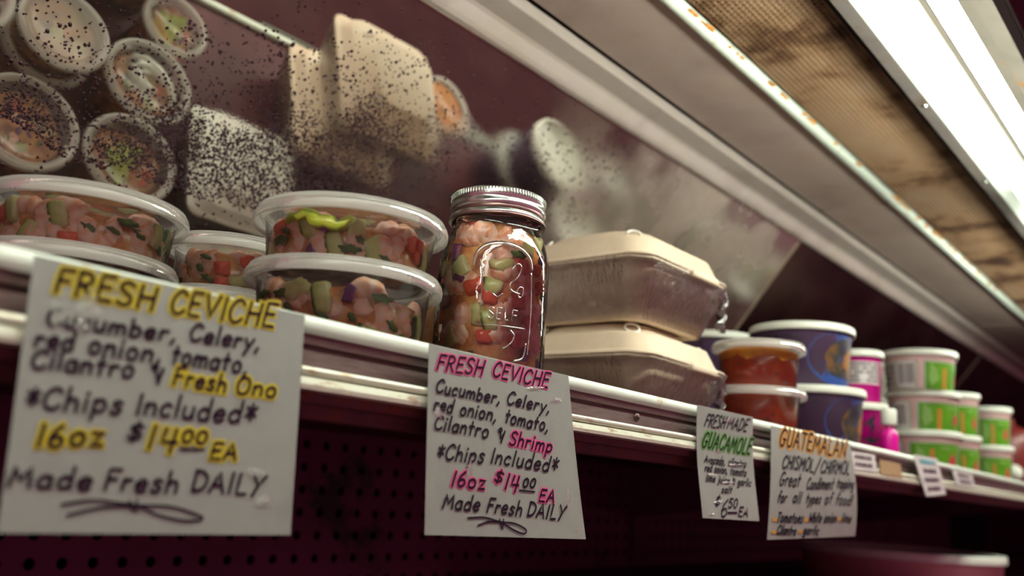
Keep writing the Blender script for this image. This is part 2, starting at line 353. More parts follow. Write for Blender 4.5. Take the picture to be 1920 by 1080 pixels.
# lamp fixture
lf = [None, None]
def fixture(x0, x1, label, nm):
    f = thing('lamp_fixture', label, 'lamp', (0, 0, 0), 0, 'fluorescent lamp fixtures under the canopy'); grow(f, .92)
    z = CZ+.555
    ob('mounting_angle', *extrude_x([(GY0-.005, z+.075), (GY0-.005, z), (GY0-.007, z-.003), (.2885, z-.006), (.2885, z+.004), (GY0-.008, z+.003), (GY0-.008, z+.075)], x0, x1), 'galvanised', f)
    ob('reflector', *extrude_x([(.2885, z-.006), (.2865, z-.006), (.274, z+.018), (.236, z+.026), (.236, z+.032), (.278, z+.024), (.2885, z+.004)], x0, x1), 'reflector_white', f)
    ob('housing', *extrude_x([(.2315, z+.028), (.2355, z+.010), (.2365, z+.006), (.2305, z+.006), (.2305, z+.030), (.19, z+.034), (.19, z+.03), (.2315, z+.032)][:5]+[(.229, z+.034), (.17, z+.034), (.17, z+.03), (.2305, z+.03)], x0, x1), 'housing_grey', f)
    ob('front_rail', *extrude_x([(.196, z+.034), (.1935, z+.008), (.174, z-.004), (.172, z-.004), (.172, z+.034)], x0, x1), 'housing_grey', f)
    xe = x1-.135 if 0 < x0 < 1 else x1-.07
    for k, (ty, ex) in enumerate(((.2175, xe), (.1810, xe+.02))):
        xs0 = x0+.03
        V, F = lathe([(0, 0), (.0095, .0), (.0122, .004), (.0125, .012), (.0125, ex-xs0-.012), (.0122, ex-xs0-.004), (.0095, ex-xs0), (0, ex-xs0)], 20)
        ob('fluorescent_tube', [(zz+xs0, ty+xx*.80, z-.086+yy*.80) for xx, yy, zz in V], F, 'tube_lit', f, True)
        for xc, s in ((ex, 1), (xs0, -1)):
            V, F = lathe([(0, 0), (.0128, .0), (.0128, .012), (.0105, .013), (.0105, .022), (0, .022)], 18)
            ob('socket_stem', *boxm(xc+s*.012-.004, xc+s*.012+.004, ty-.006, ty+.006, z-.080, z+.026), 'socket_plastic', f)
            sk = ob('lamp_socket', [(xc+s*(zz-.002), ty+xx, z-.086+yy) for xx, yy, zz in V], F, 'socket_plastic', f, True)
    ob('end_plate', *boxm(xe+.016, xe+.034, .236, .292, z-.002, z+.024), 'reflector_white', f)
    for sx in (x0+.40, x0+.73, x0+1.05):
        V, F = lathe([(0, -.0022), (.0028, -.0016), (.004, 0)], 12)
        ob('rivet', V, F, 'tin_lid', f, True, (sx, .297, z-.0052))
fixture(.40, 1.63, 'lamp fixture with two glowing fluorescent tubes in the top right corner', 0)
fixture(1.632, 2.85, 'farther lamp fixture whose glowing tube begins at the right picture edge', 1)
fixture(-.83, .398, 'lamp fixture over the left signs, above the picture', 2)

# ------------------------------------------------------------------ mirror, fogged and beaded with condensation
def mirror_mat():
    m, n, out = nt('fogged_mirror')
    gl = n.nodes.new('ShaderNodeBsdfGlossy'); gl.inputs[0].default_value = (.94, .88, .82, 1)
    df = n.nodes.new('ShaderNodeBsdfDiffuse'); df.inputs[0].default_value = (.50, .42, .34, 1)
    g = n.nodes.new('ShaderNodeTexCoord'); s = n.nodes.new('ShaderNodeSeparateXYZ'); n.links.new(g.outputs['UV'], s.inputs[0])
    def rng(sock, a, b, c=0, d=1):
        r = n.nodes.new('ShaderNodeMapRange'); r.interpolation_type = 'SMOOTHSTEP'
        for i, v in ((1, a), (2, b), (3, c), (4, d)): r.inputs[i].default_value = v
        n.links.new(sock, r.inputs[0]); return r.outputs[0]
    def op(o, a, b):
        x = n.nodes.new('ShaderNodeMath'); x.operation = o; x.use_clamp = o == 'ADD'
        for i, v in enumerate((a, b)):
            if isinstance(v, (int, float)): x.inputs[i].default_value = v
            else: n.links.new(v, x.inputs[i])
        return x.outputs[0]
    # fog: blurred band towards the right hand end of the pane and in drifting patches
    n1 = noise(n, 5.5, 3); n2 = noise(n, 420, 2)
    right = rng(s.outputs[0], .85, 1.2)
    fog = op('MULTIPLY', rng(n1, .42, .66), op('ADD', op('MULTIPLY', right, .50), .05))
    # beaded zone low on the glass: grainy relief
    wob = op('SUBTRACT', s.outputs[1], op('MULTIPLY', s.outputs[0], .30)); wob = op('ADD', wob, op('MULTIPLY', op('SUBTRACT', noise(n, 9, 4), .5), .16))
    bead = op('MULTIPLY', rng(wob, .25, .20), rng(s.outputs[0], .42, .56)); bead = op('MULTIPLY', bead, rng(s.outputs[1], .255, .275))
    bead = op('MULTIPLY', bead, rng(s.outputs[0], 1.2, .85))
    bh = op('MULTIPLY', n2, bead)
    b = n.nodes.new('ShaderNodeBump'); b.inputs['Strength'].default_value = .16; b.inputs['Distance'].default_value = .0004; n.links.new(bh, b.inputs['Height'])
    n.links.new(b.outputs[0], gl.inputs['Normal'])
    n.links.new(op('ADD', op('MULTIPLY', right, .22), op('MULTIPLY', fog, .25)), gl.inputs['Roughness'])
    mx = n.nodes.new('ShaderNodeMixShader'); n.links.new(op('ADD', fog, .025), mx.inputs[0]); n.links.new(gl.outputs[0], mx.inputs[1]); n.links.new(df.outputs[0], mx.inputs[2])
    n.links.new(mx.outputs[0], out.inputs[0]); return m
mirror_mat()
m_, n_, o_ = nt('dimmed_mirror'); g_ = n_.nodes.new('ShaderNodeBsdfPrincipled'); n_.links.new(g_.outputs[0], o_.inputs[0]); g_.inputs['Metallic'].default_value = .9
n_.links.new(ramp(n_, noise(n_, 6, 4), [(.35, (.045, .012, .018)), (.7, (.13, .07, .06))]), g_.inputs['Base Color']); g_.inputs['Roughness'].default_value = .28  # dark reflection of the farther panes is painted into the base colour
mat('droplet', (.035, .008, .014), rough=.12, spec=.5)  # dark colour stands in for the dark room that clear drops reflect
mat('pane_edge', (.55, .48, .36), rough=.3, metal=.4)
e_up = np.array([0, -math.sin(MT), math.cos(MT)]); e_n = np.array([0, -math.cos(MT), -math.sin(MT)])
ML = (MZ-ZD)/math.cos(MT)
def mir(x, t): return np.array([x, MYB, ZD]) + e_up*t      # point on the glass, t up from the foot
MLAB = ['fogged sloping mirror pane speckled with water drops behind the ceviche containers', 'farther dark mirror pane behind the purple and green tubs', 'most distant mirror pane at the right picture edge']
XM = [-.35, 1.70, 3.2, XB]
for i in range(3):
    a, b = XM[i]+.0012, XM[i+1]-.0012
    mp_ = thing('mirror_pane', MLAB[i], 'mirror', tuple(mir((a+b)/2, 0)), 0, 'mirror panes at the back of the shelf')
    L = Vector(mir((a+b)/2, 0))
    q = [mir(a, .004), mir(b, .004), mir(b, ML), mir(a, ML)]; q += [c-e_n*.005 for c in q]
    ob('glass', [tuple(Vector(c)-L) for c in q], [(0, 1, 2, 3), (7, 6, 5, 4), (0, 4, 5, 1), (1, 5, 6, 2), (2, 6, 7, 3), (3, 7, 4, 0)], 'fogged_mirror' if i == 0 else 'dimmed_mirror', mp_, uv=[(c[0], np.dot(c-mir(0, 0), e_up)) for c in q])
    q = [mir(b-.004, .004), mir(b, .004), mir(b, ML), mir(b-.004, ML)]; q = [c+e_n*.0015 for c in q]+[c+e_n*.0002 for c in q]
    ob('pane_edge', [tuple(Vector(c)-L) for c in q], [(0, 1, 2, 3), (0, 4, 5, 1), (1, 5, 6, 2), (2, 6, 7, 3), (3, 7, 4, 0)], 'pane_edge', mp_)
    if i == 0: mp0, L0 = mp_, L
# droplets: real beads of water, crowding towards a ragged lower margin
nrng = np.random.RandomState(5)
_G = {k: np.random.RandomState(k).rand(64, 64) for k in (11, 12)}
def vnoise(x, y, s, seed):
    G = _G[seed]
    fx, fy = (x*s) % 63, (y*s) % 63; i, j = int(fx), int(fy); u, v = fx-i, fy-j; u = u*u*(3-2*u); v = v*v*(3-2*v)
    return (G[i, j]*(1-u)+G[i+1, j]*u)*(1-v)+(G[i, j+1]*(1-u)+G[i+1, j+1]*u)*v
def density(x, t):
    w = .6*vnoise(x+1, t, 22, 11)+.4*vnoise(x+1, t, 60, 12)
    top = .318+.36*(x-.33)+.09*(w-.5)        # upper edge of the crowded zone
    low = .262+.035*(w-.5)
    if t < top: d = .22+.78*min(1, (top-t)/.05)
    elif t < top+.10: d = .12*(1-(t-top)/.10)+.012
    else: d = .010
    if t < low: d *= .03
    if x > .62: d *= max(.04, 1-(x-.62)/.20)
    return d*(.35+.9*w)
DV, DF = [], []; cnt = 0
tmpl = [(math.cos(k*math.pi/3), math.sin(k*math.pi/3), 0) for k in range(6)]+[(.72*math.cos(k*math.pi/3+.5), .72*math.sin(k*math.pi/3+.5), .62) for k in range(6)]+[(0, 0, .92)]
tf = [(k, (k+1) % 6, 6+k) for k in range(6)]+[((k+1) % 6, 6+(k+1) % 6, 6+k) for k in range(6)]+[(6+k, 6+(k+1) % 6, 12) for k in range(6)]
while cnt < 14000:
    x = nrng.uniform(.18, 1.1); t = nrng.uniform(.20, ML-.01); d = density(x, t)
    if nrng.rand() > d: continue
    r = (.0007+.0009*nrng.rand()**2)*(1.25 if d < .1 else 1)*(1.3 if nrng.rand() < .04 else 1); k = len(DV); c = mir(x, t); st = nrng.uniform(.8, 1.5); an = nrng.uniform(0, 3.14)
    for (px_, py_, pz_) in tmpl:
        qx = px_*math.cos(an)*st-py_*math.sin(an); qy = px_*math.sin(an)*st+py_*math.cos(an)
        DV.append(tuple(c+np.array([1, 0, 0])*qx*r+e_up*qy*r+e_n*(pz_*r*.7-.00005)-np.array(L0)))
    DF += [tuple(q+k for q in f) for f in tf]; cnt += 1
tag(ob('water_droplets', DV, DF, 'droplet', mp0, True), kind='stuff')

# ------------------------------------------------------------------ ceviche pieces
def wrap(V, R):
    """bend a piece so that its flat face (y=0, depth +y) lies against a round wall of radius R at angle 0"""
    return [((R-y)*math.cos(x/R), (R-y)*math.sin(x/R), z) for x, y, z in V]
def piece_shapes(seed):
    """list of (name, material, V, F, uv) in wall coordinates: x along the wall, y inward, z up; centre 0"""
    R = random.Random(seed); out = []
    for k in range(5):                       # curled shrimp
        c = R.uniform(.0072, .0092); span = math.radians(R.uniform(150, 215)); a0 = R.uniform(0, 6.28); fl = R.choice((-1, 1)); pts, rad = [], []
        N = 15
        for i in range(N):
            u = i/(N-1); a = a0+fl*span*u; cc = c*(1-.25*u)
            r = .0062*(1-.50*u**1.3)*(1+.10*math.sin(u*30)); 
            if i == 0: r *= .55
            if i == N-2: r *= .7
            if i == N-1: r *= 1.2
            pts.append((cc*math.cos(a), .0056+.002*u, cc*math.sin(a))); rad.append(r)
        V, F, uv = tube(pts, rad, 12, .85); out.append(('shrimp', 'shrimp_pale' if k == 2 else 'shrimp_flesh', V, F, uv))
    for k in range(4):                       # cucumber wedges with a skin edge
        V, F, uv = blob(R.uniform(.0045, .0085), R.uniform(.003, .0045), R.uniform(.004, .0075), .42, R.randint(0, 999), .09)
        t = R.uniform(-2.8, 2.8); V = [(x*math.cos(t)-z*math.sin(t), y+.0042, x*math.sin(t)+z*math.cos(t)) for x, y, z in V]
        out.append(('cucumber_piece', 'cucumber', V, F, uv))
    for k in range(3):
        V, F, uv = blob(R.uniform(.0032, .0062), .0034, R.uniform(.0026, .0045), .5, R.randint(0, 999), .13); t = R.uniform(-.6, .6)
        out.append(('tomato_piece', 'tomato', [(x*math.cos(t)-z*math.sin(t), y+.0036, x*math.sin(t)+z*math.cos(t)) for x, y, z in V], F, uv))
    for k in range(3):
        V, F, uv = blob(R.uniform(.0025, .0046), .0016, R.uniform(.0016, .0030), .35, R.randint(0, 999), .12); t = R.uniform(-1.5, 1.5)
        out.append(('onion_piece', 'onion', [(x*math.cos(t)-z*math.sin(t), y+.0022, x*math.sin(t)+z*math.cos(t)) for x, y, z in V], F, uv))
    for k in range(4):                       # cilantro leaf: lobed plate with a stem
        P = []; n = 22; ph = R.uniform(0, 6.28); sz = R.uniform(.0030, .0052); sq = R.uniform(.35, .65)
        for i in range(n):
            a = 2*math.pi*i/n; r = sz*(.78+.22*abs(math.sin(2.5*a+ph)))*(1+.22*R.uniform(-1, 1)); P.append((r*math.cos(a), r*math.sin(a)*sq))
        t = R.uniform(0, 3.14); P = [(x*math.cos(t)-z*math.sin(t), x*math.sin(t)+z*math.cos(t)) for x, z in P]
        V = [(x, .0004, z) for x, z in P]+[(x, .0012, z) for x, z in P]+[(0, .0001, 0)]
        F = [(i, (i+1) % n, 2*n) for i in range(n)]+[(i, i+n, (i+1) % n+n, (i+1) % n) for i in range(n)]
        out.append(('cilantro_leaf', 'cilantro', V, F, [(0, 0)]*len(V)))
    for k in range(2):
        V, F, uv = blob(R.uniform(.004, .007), .0030, R.uniform(.003, .005), .6, R.randint(0, 999), .2)
        out.append(('celery_piece', 'celery', [(x, y+.0034, z) for x, y, z in V], F, uv))
    return [(a, b, [(x*1.45, y*1.2, z*1.3) for x, y, z in V], F, uv) for a, b, V, F, uv in out]
SHP = piece_shapes(21)
CACHE = {}
def pieces(Rk):
    """mesh data of every piece bent to a wall of radius Rk (0: left flat, lying face up)"""
    if Rk not in CACHE:
        L = []
        for nm, mt, V, F, uv in SHP:
            W_ = wrap(V, Rk) if Rk else [(x, z, -y) for x, y, z in V]
            me = bpy.data.meshes.new(nm); me.from_pydata(W_, [], F); l = me.uv_layers.new(name='UV'); arr = np.array(uv, float)
            idx = np.empty(len(me.loops), int); me.loops.foreach_get('vertex_index', idx); l.data.foreach_set('uv', arr[idx].ravel())
            me.polygons.foreach_set('use_smooth', [True]*len(me.polygons)); me.materials.append(M[mt]); L.append((nm, me))
        CACHE[Rk] = L
    return CACHE[Rk]
KIND = {'shrimp': (0, 5), 'cucumber_piece': (5, 9), 'tomato_piece': (9, 12), 'onion_piece': (12, 15), 'cilantro_leaf': (15, 19), 'celery_piece': (19, 21)}
def scatter(parent, Rin, rfun, z0, z1, seed, amid, aspan, rows, step, smul=1., zcap=.12, weights=(42, 12, 13, 9, 24, 9)):
    R = random.Random(seed); kinds = list(KIND); n = max(1, int(aspan/step))
    for j in range(rows):
        for i in range(n):
            a = amid-aspan/2+aspan*(i+.5*(j % 2)+R.uniform(.15, .85))/n; z = z0+(z1-z0)*(j+R.uniform(.2, .8))/rows
            kd = R.choices(kinds, weights)[0]; lo, hi = KIND[kd]; nm, me = pieces(Rin)[R.randrange(lo, hi)]; s = smul*R.uniform(.85, 1.2)
            if kd == 'shrimp': s *= 1.15
            hh = max(abs(v.co.z) for v in me.vertices)*s; s = min(s, s*(zcap-.006)/2/hh); hh = min(hh, (zcap-.006)/2); z = min(max(z, .003+hh), zcap-.003-hh)
            k = rfun(z)/Rin; zs = s
            o = inst(nm, me, parent, (0, 0, z), a, (k, k, zs)); 
            # keep the piece inside the wall: draw it a hair inward
            kk = k*(.998-.018*R.random()**2); o.scale = (kk, kk, zs)
def top_scatter(parent, R0, z, seed, n, smul=1.2):
    R = random.Random(seed); kinds = list(KIND)
    for i in range(n):
        kd = R.choices(kinds, (34, 18, 18, 14, 18, 8))[0]; lo, hi = KIND[kd]; nm, me = pieces(0)[R.randrange(lo, hi)]
        a = i*2.4+R.uniform(-.3, .3); r = R0*math.sqrt((i+.5)/n)*.72; s = smul*.72*R.uniform(.9, 1.4)
        inst(nm, me, parent, (r*math.cos(a), r*math.sin(a), z+R.uniform(-.001, .0025)), R.uniform(0, 6.28), (s, s, s*.8))
clear('frosted_film', (.97, .97, .95), milk=.55, milk_col=(.95, .97, .90), gloss=.5, rough=.2, bmp=(60, .2))
def deli_shell(t, R, H, lidm='plastic_lid', wallm='plastic_wall', n=64, film='lid_film'):
    rt = R-.0085; rb = rt*.925
    body = [(0, .0015), (rb*.80, .0015), (rb*.84, 0), (rb*.95, 0), (rb, .0025), (rt, H-.003), (rt+.0045, H-.002), (rt+.0047, H+.0002)]
    ob('container_body', *lathe(body, n), wallm, t, True)
    lid = [(rt+.0015, H-.0065), (rt+.0022, H-.001), (rt+.005, H+.0012), (R-.001, H-.0005), (R, H-.0035), (R-.0003, H-.0075), (R-.0008, H-.008), (R-.0014, H-.004), (R-.0018, H+.0005), (R-.003, H+.0028), (R-.0055, H+.0032), (R-.008, H+.0026), (R-.0093, H+.0005), (R-.0105, H-.0020)]
    l = ob('lid', *lathe(lid, n), lidm, t, True)
    ob('lid_panel', *lathe([(R-.0105, H-.0020), (R-.014, H-.0024), (R-.0155, H-.0014), (R-.017, H-.0024), (0, H-.0024)], n), film, l, True)
    return rt, rb
def ceviche(name, label, x, y, z, R=.0665, H=.0425, seed=1, wall=True, amid=216, aspan=200, top=0, level=.72, group='ceviche containers', rows=3, fill='broth', film='lid_film'):
    t = thing(name, label, 'food container', (x, y, z), 0, group)
    rt, rb = deli_shell(t, R, H, film=film); rf = lambda zz: rb+(rt-rb)*zz/H
    hf = H*level; g = 40; Rs = random.Random(seed); ph = [Rs.uniform(0, 6) for _ in range(3)]
    V, F = lathe([(0, .0024), (rb-.004, .0024), (rf(.004)-.0040, .004), (rf(hf)-.0052, hf-.003), (rf(hf)-.0085, hf-.0005), ((rt)*.6, hf+.0015), (rt*.3, hf+.0012), (0, hf+.001)], g)
    V = [(a, b, c+(.0022*(math.sin(3*math.atan2(b, a)+ph[0])+math.sin(5*math.atan2(b, a)+ph[1])*.6) if c > hf*.8 and a*a+b*b > 1e-6 else 0)) for a, b, c in V]
    f = ob('ceviche_filling' if fill == 'broth' else 'filling', V, F, fill, t, True)
    Rin = round(rf(hf/2)-.0007, 4)
    if wall: scatter(f, Rin, lambda zz: rf(zz)-.0007, .006, hf+.001, seed, math.radians(amid), math.radians(aspan), rows, .0160/rt, zcap=H-.002)
    if top: top_scatter(f, rt-.008, hf+.0022, seed+50, top)
    return t, f
def px_place(px, py, dy): q = at(px, py, YL+dy); return q
# right hand stack in front
q = px_place(652, 560, .077); xr, yr = .397, YL+.0765
ceviche('ceviche_container', 'lower of two stacked clear ceviche containers beside the jar', xr-.001, yr, ZD, H=.0545, seed=4, level=.70, top=0, amid=222, aspan=190)
R1, f1 = ceviche('ceviche_container', 'upper of two stacked clear ceviche containers beside the jar, avocado strip on top', xr+.001, yr+.001, ZD+.0525, seed=12, top=12, amid=222, aspan=190, level=.66)
# avocado strip lying over the shrimp in the upper one
av = [(.026*math.sin(i*.19-1.3)*1.0, .004, .0025*math.sin(i*.9)+.0015*math.cos(i*2.1)) for i in range(14)]
V, F, uv = tube([(-.026+.0040*i, .0035, .003*math.sin(i*.5)+.0012*math.sin(i*1.7)) for i in range(14)], [.0022+.0028*math.sin(math.pi*(i+.6)/14.2)+.0005*math.sin(i*2.3) for i in range(14)], 8, .9)
ob('avocado_strip', wrap(V, .0572), F, 'avocado', f1, True, (0, 0, .0298), math.radians(206))
# left hand stack, near the picture edge
xl, yl_ = .286, YL+.224
ceviche('ceviche_container', 'lower clear ceviche container at the left edge, its lid behind the yellow sign', xl-.002, yl_, ZD, H=.0545, seed=22, aspan=120, amid=238, rows=2)
ceviche('ceviche_container', 'upper clear ceviche container of the stack at the left picture edge', xl, yl_, ZD+.0525, seed=31, top=10, amid=246, aspan=170, level=.68)
# smaller ones behind
ceviche('ceviche_container', 'small ceviche container between the two front stacks, pink shrimp against its side', .407, YL+.229, ZD+.0525, R=.053, seed=44, top=12, amid=232, aspan=150, level=.74, film='frosted_film')
ceviche('ceviche_container', 'bottom small container under the one between the front stacks', .407, YL+.2295, ZD, H=.0545, R=.053, seed=45, wall=False)
BACK = [('cev', .521, .239, .058, 'small ceviche container with creamy swirl, reflected in the mirror at left'),
        ('cev', .500, .356, .058, 'small ceviche container nearest the mirror, avocado showing in its reflection'),
        ('cev', .380, .354, .058, 'small ceviche container at the back left, seen only through mirror beads'),
        ('cev', .557, .137, .046, 'small ceviche container behind the jar with yellow chunks in its reflection')]
for i, (k, x, y, dz, lb) in enumerate(BACK):
    t, f = ceviche('ceviche_container', lb, x, YL+y, ZD, R=dz, H=.078, seed=60+i, wall=False, top=0 if k == 'dip' else 26, level=.82, fill='dip_white' if k == 'dip' else 'broth')
    zt = .078*.82
    if i == 0:
        for k2 in range(4):
            rr = .010+.0095*k2; V, F, uv = tube([(rr*math.cos(.55*j+k2*.9)*1.0, rr*math.sin(.55*j+k2*.9)*.7, 0) for j in range(7)], [.002+.0042*math.sin(math.pi*(j+.5)/7) for j in range(7)], 8)
            ob('cream_swirl', V, F, 'dip_white', f, True, (.004, 0, zt+.006), .6+.1*k2)
    if i in (1, 3):
        for k2 in range(3):
            V, F, uv = blob(.024, .0095, .004, .8, 90+k2+i, .2); ob('avocado_slice', V, F, 'avocado' if i == 1 else mat('corn_yellow', (.72, .42, .03), rough=.4) if k2 == 0 else 'avocado', f, True, (-.018+.010*k2, .012-.008*k2, zt+.005), 1.2+.4*k2)

# ------------------------------------------------------------------ stroke lettering
def GL(w, *st): return (w, [[tuple(float(v) for v in p.split(',')) for p in s.replace('~', '').split()] + [s.startswith('~')] for s in st])
G = {
 'A': GL(.62, '0,0 .31,1 .62,0', '.1,.36 .52,.36'), 'C': GL(.6, '~.58,.82 .42,1 .2,.92 .03,.6 .04,.25 .22,.02 .45,.04 .6,.2'),
 'D': GL(.6, '.05,1 .05,0', '~.0,1 .3,.98 .56,.75 .58,.4 .42,.1 .05,0'), 'E': GL(.5, '.5,1 .05,1 .03,0 .5,0', '.04,.52 .42,.54'),
 'F': GL(.5, '.04,0 .06,1 .52,1', '.05,.52 .42,.54'), 'G': GL(.66, '~.6,.86 .42,1 .18,.92 .03,.6 .06,.2 .28,0 .5,.08 .58,.4', '.34,.42 .66,.42'),
 'H': GL(.58, '.04,0 .06,1', '.54,0 .56,1', '.05,.5 .55,.52'), 'I': GL(.16, '.08,0 .08,1'), 'L': GL(.46, '.05,1 .04,0 .46,.02'),
 'M': GL(.74, '.02,0 .1,1 .36,.3 .64,1 .72,0'), 'N': GL(.6, '.04,0 .06,1 .54,0 .57,1'), 'O': GL(.64, '~.32,1 .1,.85 .02,.5 .12,.1 .34,0 .56,.12 .62,.5 .54,.88 .32,1'),
 'P': GL(.52, '.05,0 .05,1', '~.02,1 .36,1 .5,.78 .36,.52 .05,.48'), 'R': GL(.56, '.05,0 .05,1', '~.02,1 .36,1 .5,.78 .36,.56 .06,.5', '.22,.5 .56,0'),
 'S': GL(.52, '~.5,.86 .32,1 .1,.9 .08,.68 .28,.52 .46,.36 .44,.1 .22,0 .02,.12'), 'T': GL(.56, '0,1 .56,1', '.28,1 .28,0'),
 'U': GL(.58, '~.04,1 .04,.4 .12,.06 .3,0 .48,.1 .54,.4 .56,1'), 'V': GL(.6, '0,1 .3,0 .6,1'), 'W': GL(.8, '0,1 .2,0 .4,.7 .6,0 .8,1'), 'Y': GL(.56, '0,1 .28,.5 .56,1', '.28,.5 .12,-.05'),
 'a': GL(.5, '~.44,.5 .26,.6 .06,.42 .06,.12 .24,0 .42,.16 .46,.58', '.46,.58 .48,0'), 'b': GL(.48, '.05,1.0 .05,0', '~.05,.36 .24,.58 .44,.42 .42,.1 .22,0 .05,.14'),
 'c': GL(.44, '~.42,.5 .26,.6 .08,.46 .04,.2 .18,0 .42,.08'), 'd': GL(.48, '~.44,.42 .24,.58 .05,.4 .06,.1 .24,0 .43,.16', '.45,1.05 .45,0'),
 'e': GL(.46, '~.05,.3 .42,.34 .4,.52 .24,.6 .06,.44 .05,.16 .2,0 .44,.1'), 'f': GL(.38, '~.38,.95 .24,1.02 .16,.85 .15,0', '.0,.55 .34,.56'),
 'g': GL(.48, '~.44,.5 .26,.6 .06,.42 .08,.14 .26,.04 .44,.2', '~.45,.58 .46,-.1 .34,-.36 .08,-.3'), 'h': GL(.48, '.05,1.05 .05,0', '~.05,.36 .24,.58 .42,.46 .44,0'),
 'i': GL(.14, '.07,.58 .07,0', '.07,.82 .08,.9'), 'j': GL(.24, '~.18,.58 .18,-.15 .1,-.32 0,-.26', '.18,.82 .19,.9'), 'l': GL(.14, '.07,1.05 .07,0'),
 'm': GL(.74, '.04,.58 .05,0', '~.05,.36 .2,.58 .36,.46 .37,0', '~.37,.36 .52,.58 .68,.46 .7,0'), 'n': GL(.48, '.04,.58 .05,0', '~.05,.36 .24,.58 .42,.46 .44,0'),
 'o': GL(.5, '~.25,.6 .08,.5 .04,.26 .12,.04 .26,0 .42,.08 .46,.32 .4,.52 .25,.6'), 'p': GL(.48, '.05,.58 .05,-.38', '~.05,.4 .24,.6 .44,.44 .42,.14 .22,.02 .05,.14'),
 'r': GL(.36, '.05,.58 .05,0', '~.05,.36 .18,.54 .36,.54'), 's': GL(.4, '~.38,.5 .22,.6 .08,.48 .2,.32 .36,.2 .3,.02 .12,0 .02,.1'), 't': GL(.38, '.17,.95 .18,0', '.0,.6 .38,.62'),
 'u': GL(.48, '~.04,.58 .05,.16 .18,0 .36,.06 .43,.3', '.43,.58 .45,0'), 'v': GL(.44, '0,.58 .22,0 .44,.6'), 'w': GL(.66, '0,.58 .17,0 .33,.46 .5,0 .66,.58'),
 'y': GL(.46, '.02,.58 .22,.06', '.46,.58 .08,-.4'), 'z': GL(.42, '.02,.58 .4,.58 .02,0 .42,.02'),
 '0': GL(.54, '~.27,1 .1,.86 .04,.5 .1,.12 .27,0 .44,.12 .5,.5 .44,.88 .27,1'), '1': GL(.16, '.09,1 .06,0'), '4': GL(.54, '.1,1 .04,.4 .52,.42', '.42,1 .38,-.06'),
 '5': GL(.5, '.48,1 .08,1 .06,.58', '~.06,.58 .3,.62 .48,.4 .4,.1 .2,0 .02,.1'), '6': GL(.5, '~.36,1 .14,.7 .04,.3 .14,.02 .36,.02 .46,.24 .36,.46 .16,.42 .06,.26'),
 '$': GL(.5, '~.48,.8 .3,.92 .1,.8 .14,.58 .4,.42 .44,.2 .24,.06 .02,.18', '.3,1.12 .2,-.1'), '&': GL(.5, '~.0,.72 .12,.9 .24,.76 .12,.6 .02,.72', '.2,.6 .3,.1 .5,.62', '.5,.72 .42,-.14'),
 '*': GL(.46, '.23,.95 .25,.15', '.02,.78 .44,.34', '.44,.78 .04,.34'), ',': GL(.2, '.12,.1 .02,-.2'), '.': GL(.12, '.05,.02 .07,.06'), '/': GL(.3, '0,-.25 .3,1.1'), '!': GL(.14, '.08,1 .06,.3', '.05,.0 .07,.05'), '-': GL(.3, '.0,.38 .28,.40'), ' ': (.34, []),
}
def smoothpoly(P, n=5):
    out = []; k = len(P)
    for i in range(k-1):
        p0, p1, p2, p3 = P[max(i-1, 0)], P[i], P[i+1], P[min(i+2, k-1)]
        for j in range(n):
            t = j/n; out.append(tuple(.5*((2*p1[c])+(-p0[c]+p2[c])*t+(2*p0[c]-5*p1[c]+4*p2[c]-p3[c])*t*t+(-p0[c]+3*p1[c]-3*p2[c]+p3[c])*t**3) for c in (0, 1)))
    out.append(P[-1]); return out
def strokes_of(text, wob=0, R=None):
    """list of polylines in em units (cap height 1) plus total advance"""
    x = 0; out = []; R = R or random.Random(1)
    for ch in text:
        w, st = G[ch]; dy = R.uniform(-wob, wob); sc = 1+R.uniform(-wob, wob)
        for s in st:
            P = s[:-1]; P = smoothpoly(P) if s[-1] else P
            out.append([(x+a, b*sc+dy) for a, b in P])
        x += w+.2
    return out, x-.2
def ribbon(polys, w, surf, off):
    """polys: lists of (X,Z) world points -> flat ribbons standing a hair proud of surf(X,Z)"""
    V, F = [], []
    for P in polys:
        Q = []
        for i, p in enumerate(P):
            if i and math.hypot(p[0]-P[i-1][0], p[1]-P[i-1][1]) > .006:
                m = int(math.hypot(p[0]-P[i-1][0], p[1]-P[i-1][1])/.005)
                for j in range(1, m+1): Q.append((P[i-1][0]+(p[0]-P[i-1][0])*j/(m+1), P[i-1][1]+(p[1]-P[i-1][1])*j/(m+1)))
            Q.append(p)
        P = Q; k = len(V); n = len(P)
        # round-ish ends: extend slightly
        for i, p in enumerate(P):
            a = P[max(i-1, 0)]; b = P[min(i+1, n-1)]; dx, dz = b[0]-a[0], b[1]-a[1]; L = math.hypot(dx, dz) or 1e-9; nx, nz = -dz/L*w/2, dx/L*w/2
            ex = (-dx/L*w*.35 if i == 0 else dx/L*w*.35 if i == n-1 else 0); ez = (-dz/L*w*.35 if i == 0 else dz/L*w*.35 if i == n-1 else 0)
            for s in (1, -1):
                X, Z = p[0]+ex+s*nx, p[1]+ez+s*nz; V.append((X, surf(X, Z)-off, Z))
        for i in range(n-1): F.append((k+2*i, k+2*i+1, k+2*i+3, k+2*i+2))
    return V, F
